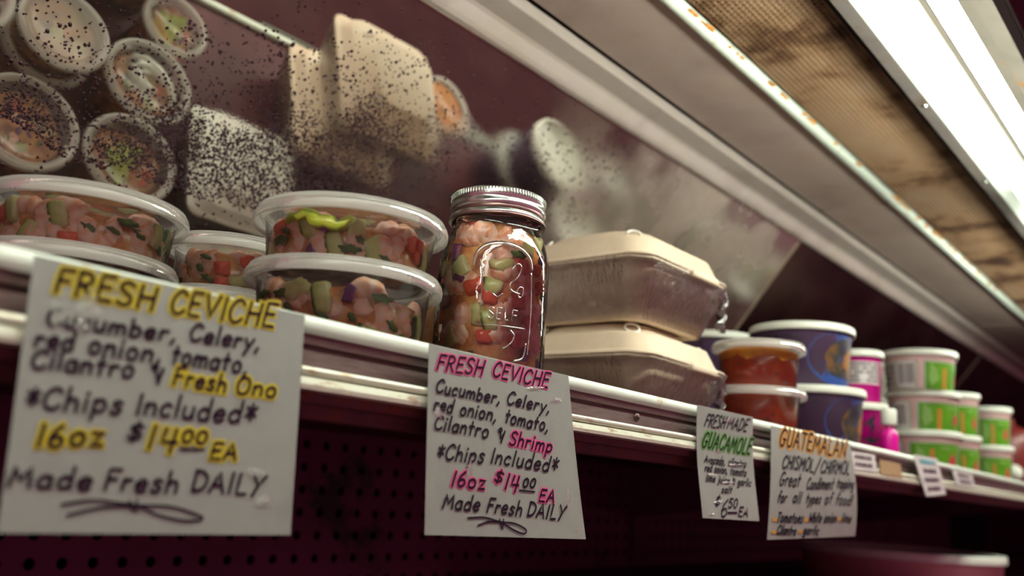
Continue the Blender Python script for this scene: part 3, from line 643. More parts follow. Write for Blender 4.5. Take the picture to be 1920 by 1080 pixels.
def sign(label, TL, TR, BR, BL, lines, lw, bulge, hlw, Y0=YL-.0072, extra=(), tapes=(), group='handwritten signs taped to the shelf edge'):
    cor = [at(*c, Y0) for c in (TL, TR, BR, BL)]
    base = Vector(((cor[0][0]+cor[1][0])/2, Y0, cor[0][2]))
    t = thing('paper_sign', label, 'sign', tuple(base), 0, group)
    x0, x1 = min(c[0] for c in cor), max(c[0] for c in cor); z0, z1 = min(c[2] for c in cor), max(c[2] for c in cor)
    def surf(X, Z): return Y0 + bulge((X-x0)/(x1-x0), (z1-Z)/(z1-z0))
    n, k = 18, 18; V, F = [], []
    for d in (0, .0005):
        for j in range(k+1):
            for i in range(n+1):
                u, v = i/n, j/k; p = (cor[0]*(1-u)+cor[1]*u)*(1-v)+(cor[3]*(1-u)+cor[2]*u)*v
                V.append((p[0]-base.x, surf(p[0], p[2])+d-base.y, p[2]-base.z))
    N = (n+1)*(k+1)
    for j in range(k):
        for i in range(n):
            a = j*(n+1)+i; F += [(a, a+n+1, a+n+2, a+1), (N+a+1, N+a+n+2, N+a+n+1, N+a)]
    bd = [i for i in range(n+1)]+[j*(n+1)+n for j in range(1, k+1)]+[k*(n+1)+i for i in range(n-1, -1, -1)]+[j*(n+1) for j in range(k-1, 0, -1)]
    for a, b in zip(bd, bd[1:]+bd[:1]): F.append((a, b, N+b, N+a))
    ob('paper', V, F, 'paper', t)
    R = random.Random(len(label)); hl = {}
    def shift(V): return [(x-base.x, y-base.y, z-base.z) for x, y, z in V]
    for L in lines:
        text, s, e, h = L[:4]; hcol = L[4] if len(L) > 4 else None; wm = L[5] if len(L) > 5 else 1
        st, adv = strokes_of(text, .035, R)
        def w2(p):
            px = s[0]+(e[0]-s[0])*p[0]/adv; py = s[1]+(e[1]-s[1])*p[0]/adv
            q = at(px+p[1]*h*.27, py-p[1]*h, Y0); return (q[0], q[2])
        polys = [[w2(p) for p in P] for P in st]
        if hcol:
            V, F = ribbon(polys, hlw, surf, .0003); ob('highlighter', shift(V), F, hcol, t)
        V, F = ribbon(polys, lw*wm, surf, .0006); ob('lettering', shift(V), F, L[6] if len(L) > 6 else 'marker_black', t)
    for P in extra:
        polys = [[(lambda q: (q[0], q[2]))(at(*p, Y0)) for p in smoothpoly(P, 6)]]
        V, F = ribbon(polys, lw*.75, surf, .0006); ob('flourish', shift(V), F, 'marker_black', t)
    for (cx, cy, w, h, sd) in tapes:                     # wrinkled bits of tape, their glare put in as milky white
        Rt = random.Random(sd); n2 = 14; V = []
        for i in range(n2):
            a = 2*math.pi*i/n2; r = Rt.uniform(.45, 1.)
            q = at(cx+w*r*math.cos(a)/2, cy+h*r*math.sin(a)/2, Y0); V.append((q[0]-base.x, surf(q[0], q[2])-.0008-base.y, q[2]-base.z))
        q = at(cx, cy, Y0); V.append((q[0]-base.x, surf(q[0], q[2])-.0011-base.y, q[2]-base.z))
        ob('tape_patch', V, [(i, (i+1) % n2, n2) for i in range(n2)], 'tape', t)
    return t
S1L = [('FRESH', (102, 546), (285, 581), 43, 'hl_yellow', 1.15), ('CEVICHE', (318, 585), (510, 614), 42, 'hl_yellow', 1.1),
 ('Cucumber,', (86, 609), (328, 640), 31), ('Celery,', (354, 638), (484, 657), 31), ('red onion,', (64, 648), (300, 680), 34), ('tomato,', (320, 680), (461, 701), 33),
 ('Cilantro &', (58, 688), (300, 714), 34), ('Fresh', (324, 720), (420, 736), 32, 'hl_yellow'), ('Ono', (440, 738), (513, 745), 30, 'hl_yellow'),
 ('*Chips', (46, 764), (226, 776), 40), ('Included*', (254, 776), (474, 795), 38), ('16oz', (69, 836), (192, 836), 40, 'hl_yellow', 1.15), ('$', (238, 824), (264, 826), 30), ('14', (276, 840), (328, 846), 42, 'hl_yellow', 1.1),
 ('00', (339, 829), (385, 832), 22, 'hl_yellow'), ('EA', (393, 859), (439, 862), 29, 'hl_yellow'), ('Made', (16, 911), (170, 918), 38), ('Fresh', (196, 918), (330, 926), 38), ('DAILY', (358, 920), (488, 930), 38)]
S1E = [[(118, 946), (175, 938), (230, 944), (258, 948)], [(128, 966), (190, 952), (258, 948)], [(258, 948), (320, 950), (372, 966), (376, 974), (345, 976), (300, 966), (258, 948)], [(244, 940), (250, 958)], [(258, 938), (256, 960)], [(338, 842), (382, 842)]]
sign('large white sign reading FRESH CEVICHE with yellow highlighter, at left', (65, 478), (572, 591), (542, 1003), (-2, 1000), S1L, .00155, lambda u, v: .0015*math.sin(3*u+1)*v, .0042, extra=S1E, tapes=[(165, 575, 60, 60, 1), (108, 590, 36, 70, 2), (150, 612, 40, 40, 3), (495, 940, 40, 34, 4), (478, 885, 46, 20, 5)])
S2L = [('FRESH', (818, 692), (904, 704), 27, 'hl_pink'), ('CEVICHE', (924, 705), (1024, 727), 26, 'hl_pink'), ('Cucumber,', (816, 735), (937, 757), 23), ('Celery,', (950, 757), (1027, 774), 22),
 ('red onion,', (812, 768), (930, 790), 24), ('tomato,', (946, 792), (1024, 809), 23), ('Cilantro &', (813, 804), (942, 826), 25), ('Shrimp', (954, 833), (1029, 848), 24, 'hl_pink'),
 ('*Chips', (817, 861), (905, 868), 28), ('Included*', (919, 868), (1038, 886), 27), ('16oz', (846, 910), (907, 917), 27, 'hl_pink', 1.1), ('$', (925, 903), (939, 906), 20, 'hl_pink'), ('14', (944, 917), (967, 921), 27, 'hl_pink', 1.1),
 ('00', (976, 913), (998, 914), 16), ('EA', (1005, 938), (1031, 941), 22, 'hl_pink'), ('Made', (829, 952), (896, 958), 26), ('Fresh', (911, 959), (972, 967), 26), ('DAILY', (983, 967), (1048, 975), 26)]
S2E = [[(876, 971), (905, 970), (928, 976), (938, 979)], [(895, 985), (915, 978), (938, 979)], [(938, 979), (960, 981), (980, 992), (977, 1000), (960, 994), (938, 979)], [(934, 973), (937, 990)], [(941, 973), (939, 991)], [(971, 919), (998, 922)]]
sign('white sign reading FRESH CEVICHE with pink highlighter, under the jar', (805, 644), (1064, 704), (1088, 1010), (797, 1003), S2L, .00160, lambda u, v: -.004*v*v*u+.001*math.sin(5*u), .0037, extra=S2E, tapes=[(1000, 728, 46, 10, 7), (1040, 750, 24, 14, 8), (1058, 935, 8, 60, 9), (880, 880, 14, 40, 10), (1070, 992, 7, 16, 11), (822, 775, 18, 30, 12)])
S3L = [('FRESH', (1322, 798), (1358, 804), 22, None, .7), ('MADE', (1364, 803), (1400, 809), 22, None, .7), ('GUACAMOLE', (1318, 838), (1408, 852), 27, 'hl_green', .75), ('Avocado, cilantro', (1323, 867), (1400, 877), 14, None, .6), ('red onion, tomato', (1323, 883), (1400, 893), 14, None, .6),
 ('lime juice & garlic', (1324, 902), (1408, 912), 13, None, .6), ('salt', (1352, 923), (1371, 925), 12, None, .6), ('$', (1338, 948), (1346, 949), 18, None, .6), ('6', (1347, 968), (1358, 969), 32, None, .7), ('50', (1363, 951), (1379, 952), 16, None, .7), ('EA', (1381, 967), (1398, 969), 16, None, .7)]
sign('narrow white sign reading FRESH MADE GUACAMOLE below the red salsa', (1308, 759), (1412, 782), (1421, 977), (1315, 971), S3L, .0024, lambda u, v: .002*math.sin(4*v), .0048, extra=[[(1362, 961), (1379, 961)]], tapes=[(1368, 788, 15, 11, 20), (1350, 845, 9, 14, 21), (1380, 872, 36, 7, 22), (1335, 890, 26, 5, 23), (1365, 905, 34, 5, 24), (1345, 941, 30, 6, 25), (1397, 958, 10, 9, 26), (1330, 964, 14, 7, 27)])
S4L = [('GUATEMALAN', (1458, 834), (1580, 858), 30, 'hl_orange', 1.), ('CHISMOL', (1462, 877), (1518, 884), 24, None, .8), ('/', (1521, 884), (1528, 886), 24, None, .8), ('CHIRMOL', (1532, 886), (1584, 889), 23, None, .8), ('Great', (1456, 910), (1492, 912), 24, None, .7), ('Condiment', (1505, 917), (1553, 917), 21, None, .7), ('topping', (1560, 914), (1590, 916), 18, None, .7),
 ('for', (1453, 941), (1468, 942), 20, None, .7), ('all', (1480, 942), (1494, 943), 20, None, .7), ('types', (1504, 943), (1530, 944), 18, None, .7), ('of', (1538, 944), (1550, 945), 20, None, .7), ('food!', (1558, 945), (1587, 947), 20, None, .7),
 ('Tomatoes', (1452, 979), (1499, 980), 18, None, .7), ('White onion', (1510, 979), (1560, 979), 18, None, .7), ('lime', (1570, 978), (1587, 979), 16, None, .7), ('Cilantro', (1453, 1002), (1488, 1003), 17, None, .7), ('garlic', (1502, 1001), (1530, 1002), 16, None, .7)]
S4L += [('-', a, (a[0]+6, a[1]), 14, None, 1.2, 'hl_orange') for a in ((1445, 980), (1503, 980), (1562, 979), (1444, 1003), (1493, 1002))]
s4 = sign('white curling sign reading GUATEMALAN with orange lettering, below the purple tubs', (1446, 798), (1594, 831), (1600, 1005), (1438, 1012), S4L, .0030, lambda u, v: -.007*(math.sin(v*2.6)-.3*v)*(.3+.7*u)+.0105*0, .0072, Y0=YL-.0075, tapes=[(1556, 829, 10, 7, 30)])

# ------------------------------------------------------------------ mason jar
xj, yj = .5185, YL+.050
jar = thing('mason_jar', 'glass mason jar of ceviche with silver screw lid, between containers and takeout boxes', 'jar', (xj, yj, ZD)); jar.scale = (1, 1, .965)
JR = .0425
jp = [(0, .003), (.030, .003), (.034, 0), (.0385, .001), (JR-.001, .006), (JR, .012), (JR, .092), (JR-.0012, .101), (.0385, .111), (.0352, .119), (.0338, .1235), (.0352, .1245), (.0352, .1262), (.0335, .127), (.0335, .148)]
ob('glass_body', *lathe(jp, 72), 'jar_glass', jar, True)
def jr(z): return JR if z < .094 else JR-(z-.094)*.26 if z < .111 else .0372-(z-.111)*.42
ji = [(0, .006), (.036, .006), (JR-.0062, .012), (JR-.0060, .092), (.0325, .112), (.029, .121), (0, .123)]
jf = ob('ceviche_filling', *lathe(ji, 48), 'broth', jar, True)
JRin = JR-.0014
scatter(jf, JRin, lambda z: jr(z)-.0014, .010, .120, 5, math.radians(222), math.radians(215), 8, .0175/JR, 1.0, zcap=.125)
# embossed arch, lettering and ring on the glass
JA = math.radians(216.6)
def on_jar(P, r, nm, rad=lambda u: 1.):
    V, F, uv = tube([(a, 0, b) for a, b in P], [r*rad(i/(len(P)-1)) for i in range(len(P))], 8, .8)
    W_ = [((jr(z)-y*.8)*math.cos(x/JR), (jr(z)-y*.8)*math.sin(x/JR), z) for x, y, z in V]
    ob(nm, W_, F, 'jar_emboss', jar, True, (0, 0, 0), JA)
arch = [(-.012, .083), (-.0112, .090), (-.008, .0965), (-.002, .1005), (.008, .102), (.018, .1010), (.026, .0975), (.0315, .091), (.0335, .084)]
on_jar(smoothpoly(arch, 6), .0017, 'embossed_arch', lambda u: .5+.7*math.sin(math.pi*u))  # raised arch, whitened to carry the highlight on the shoulder
on_jar(smoothpoly([(-.0075, .088), (-.0052, .078), (-.0048, .064), (-.0046, .052)], 6), .00045, 'embossed_line')
on_jar(smoothpoly([(.033, .083), (.0345, .06), (.0348, .04), (.034, .02)], 6), .0005, 'embossed_line')
st, adv = strokes_of('SELF', 0)
for P in st: on_jar([(.001+a*.0085, .0435+b*.0085-.0003*a) for a, b in P], .00052, 'embossed_letter')
on_jar([(-.003+.003*i, .0385) for i in range(12)], .00045, 'embossed_line')
on_jar(smoothpoly([(.016, .082), (.021, .087), (.024, .084), (.021, .076), (.016, .071), (.017, .066), (.024, .064)], 6), .00055, 'embossed_letter')
on_jar(smoothpoly([(.0235, .0695), (.0215, .066), (.0235, .0615), (.0265, .064), (.0262, .069), (.0235, .0695)], 5), .0005, 'embossed_letter')
on_jar(smoothpoly([(.003, .0625), (.007, .060), (.0105, .0628)], 5), .0005, 'embossed_letter')
on_jar(smoothpoly([(.018, .036), (.0215, .032), (.019, .026), (.013, .0215)], 6), .0006, 'embossed_line')
on_jar(smoothpoly([(.032, .028), (.030, .017), (.022, .0135)], 6), .0006, 'embossed_line')
for k in range(16):
    a = JA-.9+k*.13; V, F, uv = blob(.0009, .0007, .0009, 1, k, 0, 8, 5)
    ob('embossed_dot', V, F, 'jar_emboss', jar, True, ((JR-.0012)*math.cos(a), (JR-.0012)*math.sin(a), .0065), a)
band = [(.0335, .1275), (.0372, .1272), (.0376, .129), (.0368, .1308), (.0358, .132), (.0362, .1345), (.0374, .1362), (.0371, .1385), (.0360, .1402), (.0364, .142), (.0366, .1425), (.0366, .1478), (.0358, .1488), (.0345, .1490), (.0338, .1486)]
lidj = ob('screw_band', *lathe(band, 72), 'tin_lid', jar, True)
ob('lid_disc', *lathe([(.0345, .1489), (.0338, .1484), (.028, .1482), (.027, .1488), (0, .1488)], 60), 'tin_lid', lidj, True)
ob('band_groove', *lathe([(.0361, .1318), (.0364, .1325), (.0365, .1338), (.0363, .1348)], 60), 'tin_groove', lidj, True)
ob('shadow_collar', *lathe([(.0340, .1268), (.0374, .1262), (.0378, .1272), (.0374, .1282)], 60), 'tin_groove', lidj, True)  # dark ring put in as the shade under the screw band
kV, kF = [], []
for k in range(96):
    a = 2*math.pi*k/96; c, s_ = math.cos(a), math.sin(a); b = len(kV); da = .016
    for (r, z) in ((.0364, .1434), (.0372, .1440), (.0372, .1474), (.0362, .1484)):
        for g in (-da, da): kV.append((r*math.cos(a+g), r*math.sin(a+g), z))
    kF += [(b, b+1, b+3, b+2), (b+2, b+3, b+5, b+4), (b+4, b+5, b+7, b+6), (b, b+2, b+4, b+6), (b+1, b+7, b+5, b+3)]
tag(ob('knurling', kV, kF, 'tin_lid', lidj), kind='stuff')

# ------------------------------------------------------------------ moulded pulp takeout boxes in cling film
def rrect(hx, hy, r, z, n=7, bow=0.):
    P = []
    for cx, cy, a0 in ((hx-r, hy-r, 0), (-hx+r, hy-r, 90), (-hx+r, -hy+r, 180), (hx-r, -hy+r, 270)):
        for i in range(n):
            a = math.radians(a0+90*i/(n-1)); P.append((cx+r*math.cos(a), cy+r*math.sin(a), z))
    return P
def loft(rings, cap0=True, cap1=True):
    V, F = [], []; k = len(rings[0])
    for r in rings: V += r
    for j in range(len(rings)-1):
        for i in range(k): F.append((j*k+i, j*k+(i+1) % k, (j+1)*k+(i+1) % k, (j+1)*k+i))
    if cap0: F.append(tuple(range(k))[::-1])
    if cap1: F.append(tuple(range((len(rings)-1)*k, len(rings)*k)))
    return V, F
def bend(V, amt, hx, hy):    # the lid flange arches up in the middle of each side and dips at the corners
    return [(x, y, z-amt*max(0, abs(x)/hx-.25)*max(0, abs(y)/hy-.25)*1.8) for x, y, z in V]
mat('foam_white', rough=.4, stops=[(.3, (.80, .82, .74)), (.7, (.86, .88, .80))], nscale=60, bmp=(300, .1))
def takeout(label, x, y, z, rz, seed, pulp='pulp', k=1.):
    t = thing('takeout_box', label, 'takeout box', (x, y, z), rz, 'cling wrapped takeout boxes'); t.scale = (.925*k, .925*k, .97*k)
    h = .067; hx, hy = .101, .103
    V, F = loft([rrect(.066, .068, .020, .003), rrect(.070, .072, .022, 0), rrect(.077, .079, .024, .002), rrect(.083, .085, .026, .018), rrect(.0905, .0925, .028, h-.012), rrect(.092, .094, .028, h-.004), rrect(.099, .101, .022, h-.003), rrect(.0995, .1015, .022, h)])
    body = ob('box_base', bend(V, .006, hx, hy), F, pulp, t, True)
    V, F = loft([rrect(.0995, .1015, .022, h), rrect(hx, hy, .020, h+.0012), rrect(hx, hy, .020, h+.0032), rrect(.0955, .0975, .024, h+.0046), rrect(.0945, .0965, .026, h+.0062), rrect(.0890, .0910, .032, h+.0215), rrect(.0880, .0900, .032, h+.0232), rrect(.0855, .0875, .032, h+.0240), rrect(.0745, .0765, .034, h+.0246), rrect(.0725, .0745, .034, h+.0254), rrect(.0625, .0645, .034, h+.0345), rrect(.0605, .0625, .034, h+.0358), rrect(.0570, .0590, .032, h+.0362)])
    lid = ob('box_lid', bend(V, .006, hx, hy), F, pulp, t, True)
    # closing tab on the shelf-side edge with its notch
    V, F = join(loft([rrect(.030, .007, .004, h-.007), rrect(.031, .008, .004, h-.0055), rrect(.031, .008, .004, h-.0005), rrect(.029, .006, .003, h+.002)]))
    ob('closing_tab', [(a+.030, b-.0995, c-.0026) for a, b, c in V], F, 'pulp', t, True)
    # embossed rings in the lid corners
    for sx, sy, rr in ((-.0600, -.0620, .0080), (.0740, -.0760, .005), (.0600, .0620, .0080), (-.0600, .0620, .0080)):
        V, F = [], []; n1, n2 = 24, 6
        for i in range(n1):
            a = 2*math.pi*i/n1
            for j in range(n2):
                b = 2*math.pi*j/n2; q = rr+.0016*math.cos(b); V.append((q*math.cos(a), q*math.sin(a), .0016*math.sin(b)))
        F = [(i*n2+j, ((i+1) % n1)*n2+j, ((i+1) % n1)*n2+(j+1) % n2, i*n2+(j+1) % n2) for i in range(n1) for j in range(n2)]
        e_ = ob('embossed_ring', V, F, 'pulp_gloss', lid, True, (sx, sy, h+(.0285 if rr > .006 else .0225))); e_.rotation_euler = Vector((math.copysign(.5, sx), math.copysign(.5, sy), .72)).to_track_quat('Z', 'Y').to_euler()
    # cling film stretched from flange to foot, with drawn folds
    R = random.Random(seed); V, F = [], []; K = 120; rings = []
    for j in range(9):
        v = j/8; s = .076+(.1015-.076)*v; base = rrect(s+.003, s+.005, .024+.002*v, .002+(h-.001)*v, 30); rings.append(base)
    V, F = loft(rings, False, False); k = len(rings[0])
    V = [(x*(1+.010*math.sin(i % k*2.1+math.sin(i//k*.8)*1.5)*(1-.6*(i//k)/8)), y*(1+.010*math.sin(i % k*1.7+i//k*.3)*(1-.6*(i//k)/8)), z) for i, (x, y, z) in enumerate(V)]
    ob('cling_film', bend(V, .006, hx, hy), F, 'cling_film', t, True)
    for kx, ky, s0 in ((.094, -.092, 1),):      # bunched ears of film at the corners
        V, F = [], []
        n1, n2 = 9, 5
        for i in range(n1+1):
            for j in range(n2+1):
                V.append((kx+(j/n2-.3)*.012*(1+.6*math.sin(i*2.2)), ky+.006*math.sin(i*1.9+j*1.4), .012+(h-.014)*i/n1+.003*math.sin(j*2.5+i)))
        F = [(i*(n2+1)+j, i*(n2+1)+j+1, (i+1)*(n2+1)+j+1, (i+1)*(n2+1)+j) for i in range(n1) for j in range(n2)]
        ob('film_fold', V, F, 'cling_crumple', t, True)
takeout('lower of two stacked tan takeout boxes wrapped in cling film', .8475, YL+.151, ZD, 0, 1)
takeout('upper of two stacked tan takeout boxes wrapped in cling film', .8500, YL+.153, ZD+.1005, math.radians(-1), 2)
takeout('white takeout box standing behind the jar, seen in the mirror', .6695, YL+.312, ZD, math.radians(2), 3, 'foam_white', .85)

# ------------------------------------------------------------------ salsa
def salsa(label, x, y, z, foam, seed):
    t = thing('salsa_container', label, 'food container', (x, y, z), 0, 'red salsa containers')
    R, H = .0565, .0575; rt, rb = deli_shell(t, R, H); rf = lambda zz: rb+(rt-rb)*zz/H; hf = H*(.84 if foam else .93)
    f = ob('salsa', *lathe([(0, .002), (rb-.003, .002), (rf(.004)-.0008, .004), (rf(hf)-.0008, hf), (rf(hf)-.003, hf+.001), (0, hf+.001)], 48), 'salsa_red', t, True)
    if foam: 
        V, F = lathe([(rf(hf)-.0006, hf-.009), (rf(hf)-.0005, hf-.004), (rf(hf)-.0005, hf+.0005), (rf(hf)-.003, hf+.0016), (0, hf+.0016)], 48)
        ob('oily_foam', [(a, b, c+(.002*math.sin(7*math.atan2(b, a))+.0012*math.sin(13*math.atan2(b, a)) if c < hf-.008 else 0)) for a, b, c in V], F, 'salsa_foam', f, True)
    for k in range(9):
        a = math.radians(200+rnd.uniform(-70, 80)); zz = rnd.uniform(.01, hf-.012); nm, me = pieces(round(rf(.03), 4))[rnd.choice((15, 16, 17, 9, 10, 19))]
        inst(nm, me, f, (0, 0, zz), a, (rf(zz)/rf(.03)*.988,)*2+(.7,))
salsa('lower red salsa container, half hidden by the guacamole sign', 1.047, YL+.070, ZD, False, 1)
salsa('upper red salsa container with orange oily layer, beside the takeout boxes', 1.050, YL+.072, ZD+.0555, True, 2)

# ------------------------------------------------------------------ printed tubs
class Tub:
    def __init__(s, name, label, x, y, z, rt, rb, H, group, body='tub_white', lh=.011, over=.004):
        s.rt, s.rb, s.H = rt, rb, H; s.A = math.degrees(math.atan2(-y, -x)) % 360
        s.t = thing(name, label, 'tub', (x, y, z), 0, group)
        s.body = ob('tub_body', *lathe([(0, .002), (rb*.9, .002), (rb*.93, 0), (rb, .001), (rt, H-.003), (rt+.0015, H-.002), (rt+.0015, H)], 48), body, s.t, True)
        s.lid = ob('lid', *lathe([(rt+.002, H-lh+.002), (rt+over, H-lh+.001), (rt+over+.0004, H-lh+.003), (rt+over, H-.001), (rt+over-.0012, H+.001), (rt+over-.004, H+.0014), (rt+over-.0065, H), (rt+over-.0075, H-.002), (0, H-.002)], 48), 'tub_white', s.t, True)
    def r(s, z): return s.rb+(s.rt-s.rb)*z/s.H
    def patch(s, nm, m, a0, a1, z0, z1, off=.0004, par=None, n=10):
        V, F = [], []
        for i in range(n+1):
            a = math.radians(s.A+a0+(a1-a0)*i/n)
            for z in (z0*s.H, z1*s.H): rr = s.r(z)+off; V.append((rr*math.cos(a), rr*math.sin(a), z))
        F = [(2*i, 2*i+2, 2*i+3, 2*i+1) for i in range(n)]; return ob(nm, V, F, m, par or s.body, True)
    def oval(s, nm, m, ac, aw, zc, zw, off, n=28, wob=0, sd=0):
        V, F = [], []; R = random.Random(sd)
        for rr_ in (0, .5, 1):
            for i in range(n):
                q = 2*math.pi*i/n; w = 1+wob*(math.sin(3*q+sd)+.7*math.sin(5*q+2*sd)+.5*R.uniform(-1, 1)); a = math.radians(s.A+ac+aw*rr_*w*math.cos(q)); z = (zc+zw*rr_*w*math.sin(q))*s.H; r = s.r(z)+off; V.append((r*math.cos(a), r*math.sin(a), z))
        F = [(j*n+i, j*n+(i+1) % n, (j+1)*n+(i+1) % n, (j+1)*n+i) for j in (0, 1) for i in range(n)]; return ob(nm, V, F, m, s.body, True)
    def marks(s, nm, m, a0, a1, z0, z1, rows, seed, off=.0008, wmin=2, wmax=7):
        """rows of small print"""
        R = random.Random(seed); V, F = [], []
        for j in range(rows):
            a = a0; zb = (z1-(z1-z0)*(j+.85)/rows)*s.H; zt = (z1-(z1-z0)*(j+.2)/rows)*s.H
            while a < a1:
                w = R.uniform(wmin, wmax)
                if R.random() < .86:
                    k = len(V)
                    for aa in (a, min(a+w, a1)):
                        for z in (zb, zt): q = math.radians(s.A+aa); r = s.r(z)+off; V.append((r*math.cos(q), r*math.sin(q), z))
                    F.append((k, k+2, k+3, k+1))
                a += w+R.uniform(.6, 1.8)
        ob(nm, V, F, m, s.body)
    def barcode(s, a0, a1, z0, z1, seed):
        s.patch('barcode_field', 'label_white', a0, a1, z0, z1, .0005)
        R = random.Random(seed); V, F = [], []; a = a0+2
        while a < a1-2:
            w = R.uniform(.7, 2.2); k = len(V)
            for aa in (a, a+w):
                for z in ((z0+.1*(z1-z0))*s.H, (z1-.06*(z1-z0))*s.H): q = math.radians(s.A+aa); r = s.r(z)+.0009; V.append((r*math.cos(q), r*math.sin(q), z))
            F.append((k, k+2, k+3, k+1)); a += w+R.uniform(.6, 1.6)
        ob('barcode', V, F, 'ink_grey', s.body)
def purple(label, x, y, z, rot, H=.0895, rt=.070):
    u = Tub('purple_tub', label, x, y, z, rt, rt*.90, H, 'purple tubs with white lids', 'purple_print')
    u.oval('blue_oval', 'blue_print', 52+rot, 46, .47, .44, .0003); u.oval('picture', 'navy_picture', 59+rot, 32, .47, .31, .0007, wob=.05, sd=3)
    u.oval('golden_patch', mat('golden_print', (.26, .11, .02), rough=.4), 66+rot, 10, .45, .16, .0010, wob=.18, sd=4)
    u.marks('small_print', 'ink_black', -62+rot, 0+rot, .66, .84, 2, int(x*1000), wmin=3, wmax=9); u.marks('small_print', 'ink_black', -40+rot, -5+rot, .22, .34, 1, int(x*999))
    return u
purple('lower purple tub with white lid, behind the red salsa', 1.296, YL+.100, ZD, 8)
purple('upper purple tub with white lid and large blue oval, above the red salsa', 1.288, YL+.112, ZD+.088, 0)
purple('purple tub whose white lid peeks out between takeout box and taller tub', 1.312, YL+.268, ZD+.088, -10)
purple('lower purple tub of the rear pair, hidden behind the red salsa', 1.312, YL+.268, ZD, -10)
def magenta(label, x, y, z, rot, H=.0865, rt=.0345):
    u = Tub('magenta_tub', label, x, y, z, rt, rt*.93, H, 'magenta tubs with white lids', 'magenta_print')
    return u
u = magenta('lower magenta tub with white lid and small white text box', 1.452, YL+.080, ZD, 0)
u.patch('text_box', 'label_white', -48, -8, .34, .74); u.marks('small_print', 'ink_grey', -46, -10, .36, .72, 4, 3)
u.oval('palm_print', 'ink_black', 22, 10, .66, .12, .0007, wob=.35, sd=5); u.patch('palm_trunk', 'ink_black', 20, 24, .36, .62, .0006); u.oval('ground_print', 'ink_black', 22, 20, .36, .05, .0007, wob=.25, sd=6); u.oval('ink_figure', 'ink_black', 62, 16, .28, .20, .0007, wob=.35, sd=8); u.patch('red_mark', 'red_print', 56, 66, .45, .75, .0008)
u = magenta('upper magenta tub with white lid and wide panel of print', 1.480, YL+.094, ZD+.085, 0, H=.0880)
u.patch('text_panel', 'label_white', -75, 62, .40, .80, n=18); u.marks('small_print', 'ink_grey', -74, 60, .42, .79, 5, 9)
def green(label, x, y, z, rot, H=.0725, rt=.0605, bar=True):
    u = Tub('green_tub', label, x, y, z, rt, rt*.90, H, 'green printed tubs with white lids')
    u.patch('pink_line', 'pink_print', -90, 100, .80, .835, n=24); u.patch('pink_line', 'pink_print', -90, 100, .74, .76, n=24); u.patch('pink_border', 'pink_print', 12+rot, 16+rot, .04, .82, n=2)
    if bar: u.barcode(-26+rot, 4+rot, .10, .70, int(x*100)); u.marks('small_print', 'ink_grey', -70+rot, -34+rot, .12, .66, 4, 5)
    u.patch('green_panel', 'green_print', 22+rot, 118+rot, .03, .70, n=16); u.oval('pale_leaf', 'pale_green_print', 36+rot, 8, .38, .24, .0008, wob=.15, sd=2); u.patch('carrot_stripe', 'carrot_print', 53+rot, 61+rot, .05, .56, .0008, n=3)
    u.oval('red_mark', 'red_print', 96+rot, 7, .32, .13, .0008, wob=.15, sd=3); u.marks('small_print', 'pale_green_print', 68+rot, 92+rot, .55, .66, 1, 8)
    return u
xg, yg = 1.787, YL+.080
GT = [('bottom', 0, -44), ('middle', 1, -29), ('top', 2, -12)]
for nm, k, rot in GT: green('%s green printed tub in the stack of three' % nm, xg-(0, .002, .018)[k], yg, ZD+.0712*k, rot, rt=(.0605, .0605, .0615)[k])
for k, nm in enumerate(('bottom', 'middle', 'top')): green('%s green tub of the rear stack, mostly hidden behind the front stack of three' % nm, 1.90, YL+.215, ZD+.0712*k, 40, bar=False)
for k in (0, 1):
    green(('lower', 'upper')[k]+' narrow looking green tub just right of the stack of three', 2.065, YL+.090, ZD+.0865*k, -40, H=.088, rt=.043, bar=False)
    green(('lower', 'upper')[k]+' green tub farthest right on the shelf', 2.335, YL+.085, ZD+.0865*k, -46, H=.088, rt=.046, bar=False)
# small white-capped bottle beside the magenta tub
bt = thing('small_bottle', 'small bottle with round white cap and pink label beside the magenta tub', 'bottle', (1.405, YL+.026, ZD)); bt.scale = (.72, .72, .88)
ob('bottle_body', *lathe([(0, 0), (.016, 0), (.018, .002), (.018, .040), (.015, .048), (.009, .052), (.009, .058)], 28), 'magenta_print', bt, True)
ob('cap', *lathe([(.0, .086), (.013, .086), (.0155, .083), (.0155, .062), (.0145, .058), (0, .058)], 28), 'tub_white', bt, True)
# dark red jug with a pale hanging tag at the far right
jg = thing('red_jug', 'dark red jug with pale knob cap at the right picture edge', 'jug', (2.70, YL+.12, ZD))
ob('jug_body', *lathe([(0, 0), (.066, 0), (.07, .004), (.07, .13), (.055, .155), (.03, .168), (.022, .172), (.022, .185), (0, .185)], 32), 'dark_red_plastic', jg, True)
V, F, uv = tube([(-.075*math.cos(.2+i*.22)+.02, -.02-.055*math.sin(i*.35), .04+.16*i/9) for i in range(10)], [.005]*10, 8); ob('handle', V, F, 'brown_cord', jg, True, (0, 0, 0), 1.2)
V, F, uv = blob(.022, .022, .020, .9, 3, .03, 14, 9); ob('pale_knob', V, F, 'tub_white', jg, True, (-.085, -.03, .045))

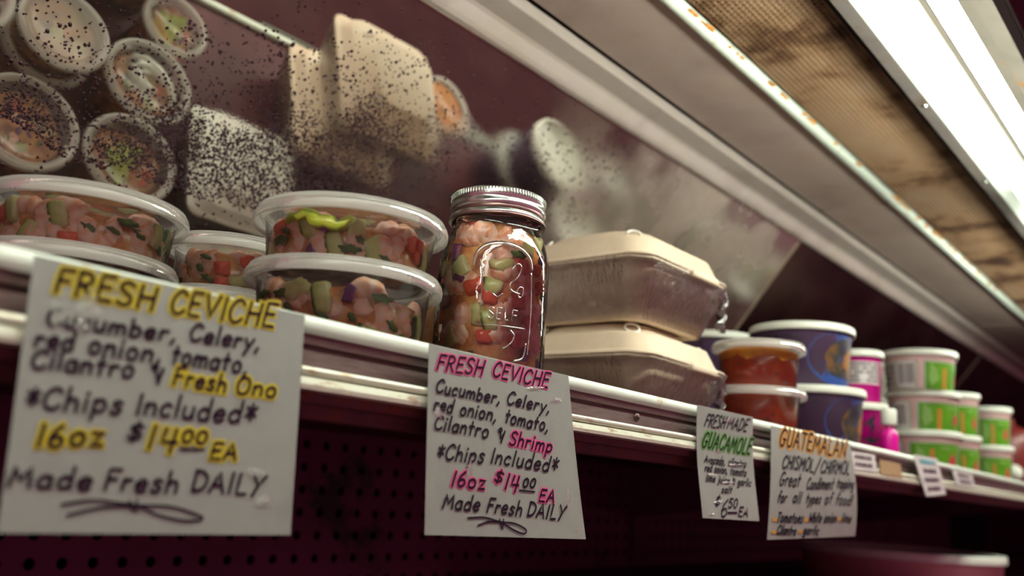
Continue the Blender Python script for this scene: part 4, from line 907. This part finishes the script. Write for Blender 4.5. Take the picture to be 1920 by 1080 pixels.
# ------------------------------------------------------------------ price tags in the channel
def price_tag(label, TL, TR, BR, BL, rows, Y=YL-.0060, tint=None, lean=0.):
    cor = [at(*c, Y) for c in (TL, TR, BR, BL)]; b = Vector(((cor[0][0]+cor[1][0])/2, Y, cor[0][2])); t = thing('price_tag', label, 'price tag', tuple(b), 0, 'small price tags on the shelf edge')
    V = [tuple(Vector(c)-b+Vector((0, lean*(i > 1), 0))) for i, c in enumerate(cor)]; V += [(x, y+.0006, z) for x, y, z in V]
    ob('card', V, [(3, 2, 1, 0), (4, 5, 6, 7), (0, 1, 5, 4), (1, 2, 6, 5), (2, 3, 7, 6), (3, 0, 4, 7)], 'label_white', t)
    R = random.Random(len(label))
    for j in range(rows):
        v = (j+.6)/(rows+.4); V, F = [], []; u = .14+R.uniform(0, .1)
        while u < .8:
            w = R.uniform(.04, .1); k = len(V)
            for uu in (u, u+w):
                for vv in (v-.22/rows, v+.22/rows):
                    c = (cor[0]*(1-uu)+cor[1]*uu)*(1-vv)+(cor[3]*(1-uu)+cor[2]*uu)*vv; V.append((c[0]-b.x, c[1]-b.y-.0007+lean*vv, c[2]-b.z))
            F.append((k, k+2, k+3, k+1)); u += w+R.uniform(.015, .04)
        ob('tag_writing', V, F, 'hl_blue' if tint and j == 0 else 'ink_grey', t)
price_tag('small white price tag in the channel right of the GUATEMALAN sign', (1592, 845), (1640, 853), (1645, 885), (1597, 880), 2, YL-.004)
price_tag('slanted white tag with blue heading hanging below the green tubs', (1712, 852), (1757, 860), (1774, 927), (1737, 931), 4, YL-.0065, True)
price_tag('rightmost small white price tag, in the channel past the slanted tag', (1785, 881), (1822, 889), (1828, 914), (1795, 911), 2, YL-.004)
price_tag('brown cardboard tag in the channel left of the slanted tag', (1650, 862), (1688, 870), (1692, 897), (1652, 889), 0, YL-.004)
for o in COL.objects:
    if o.name.startswith('card') and o.parent and o.parent.get('label', '').startswith('brown'): o.data.materials.clear(); o.data.materials.append(M['cardboard_brown'])

# ------------------------------------------------------------------ pale tubs on the lower shelf
for lb, x, y, r in (('wide white lidded tub on the dark lower shelf, bottom right corner', 2.10, YL+.22, .20),):
    u = Tub('wide_tub', lb, x, y, CZ-.150, r, r*.95, .078, 'tubs on the lower shelf', 'pink_print', lh=.016)
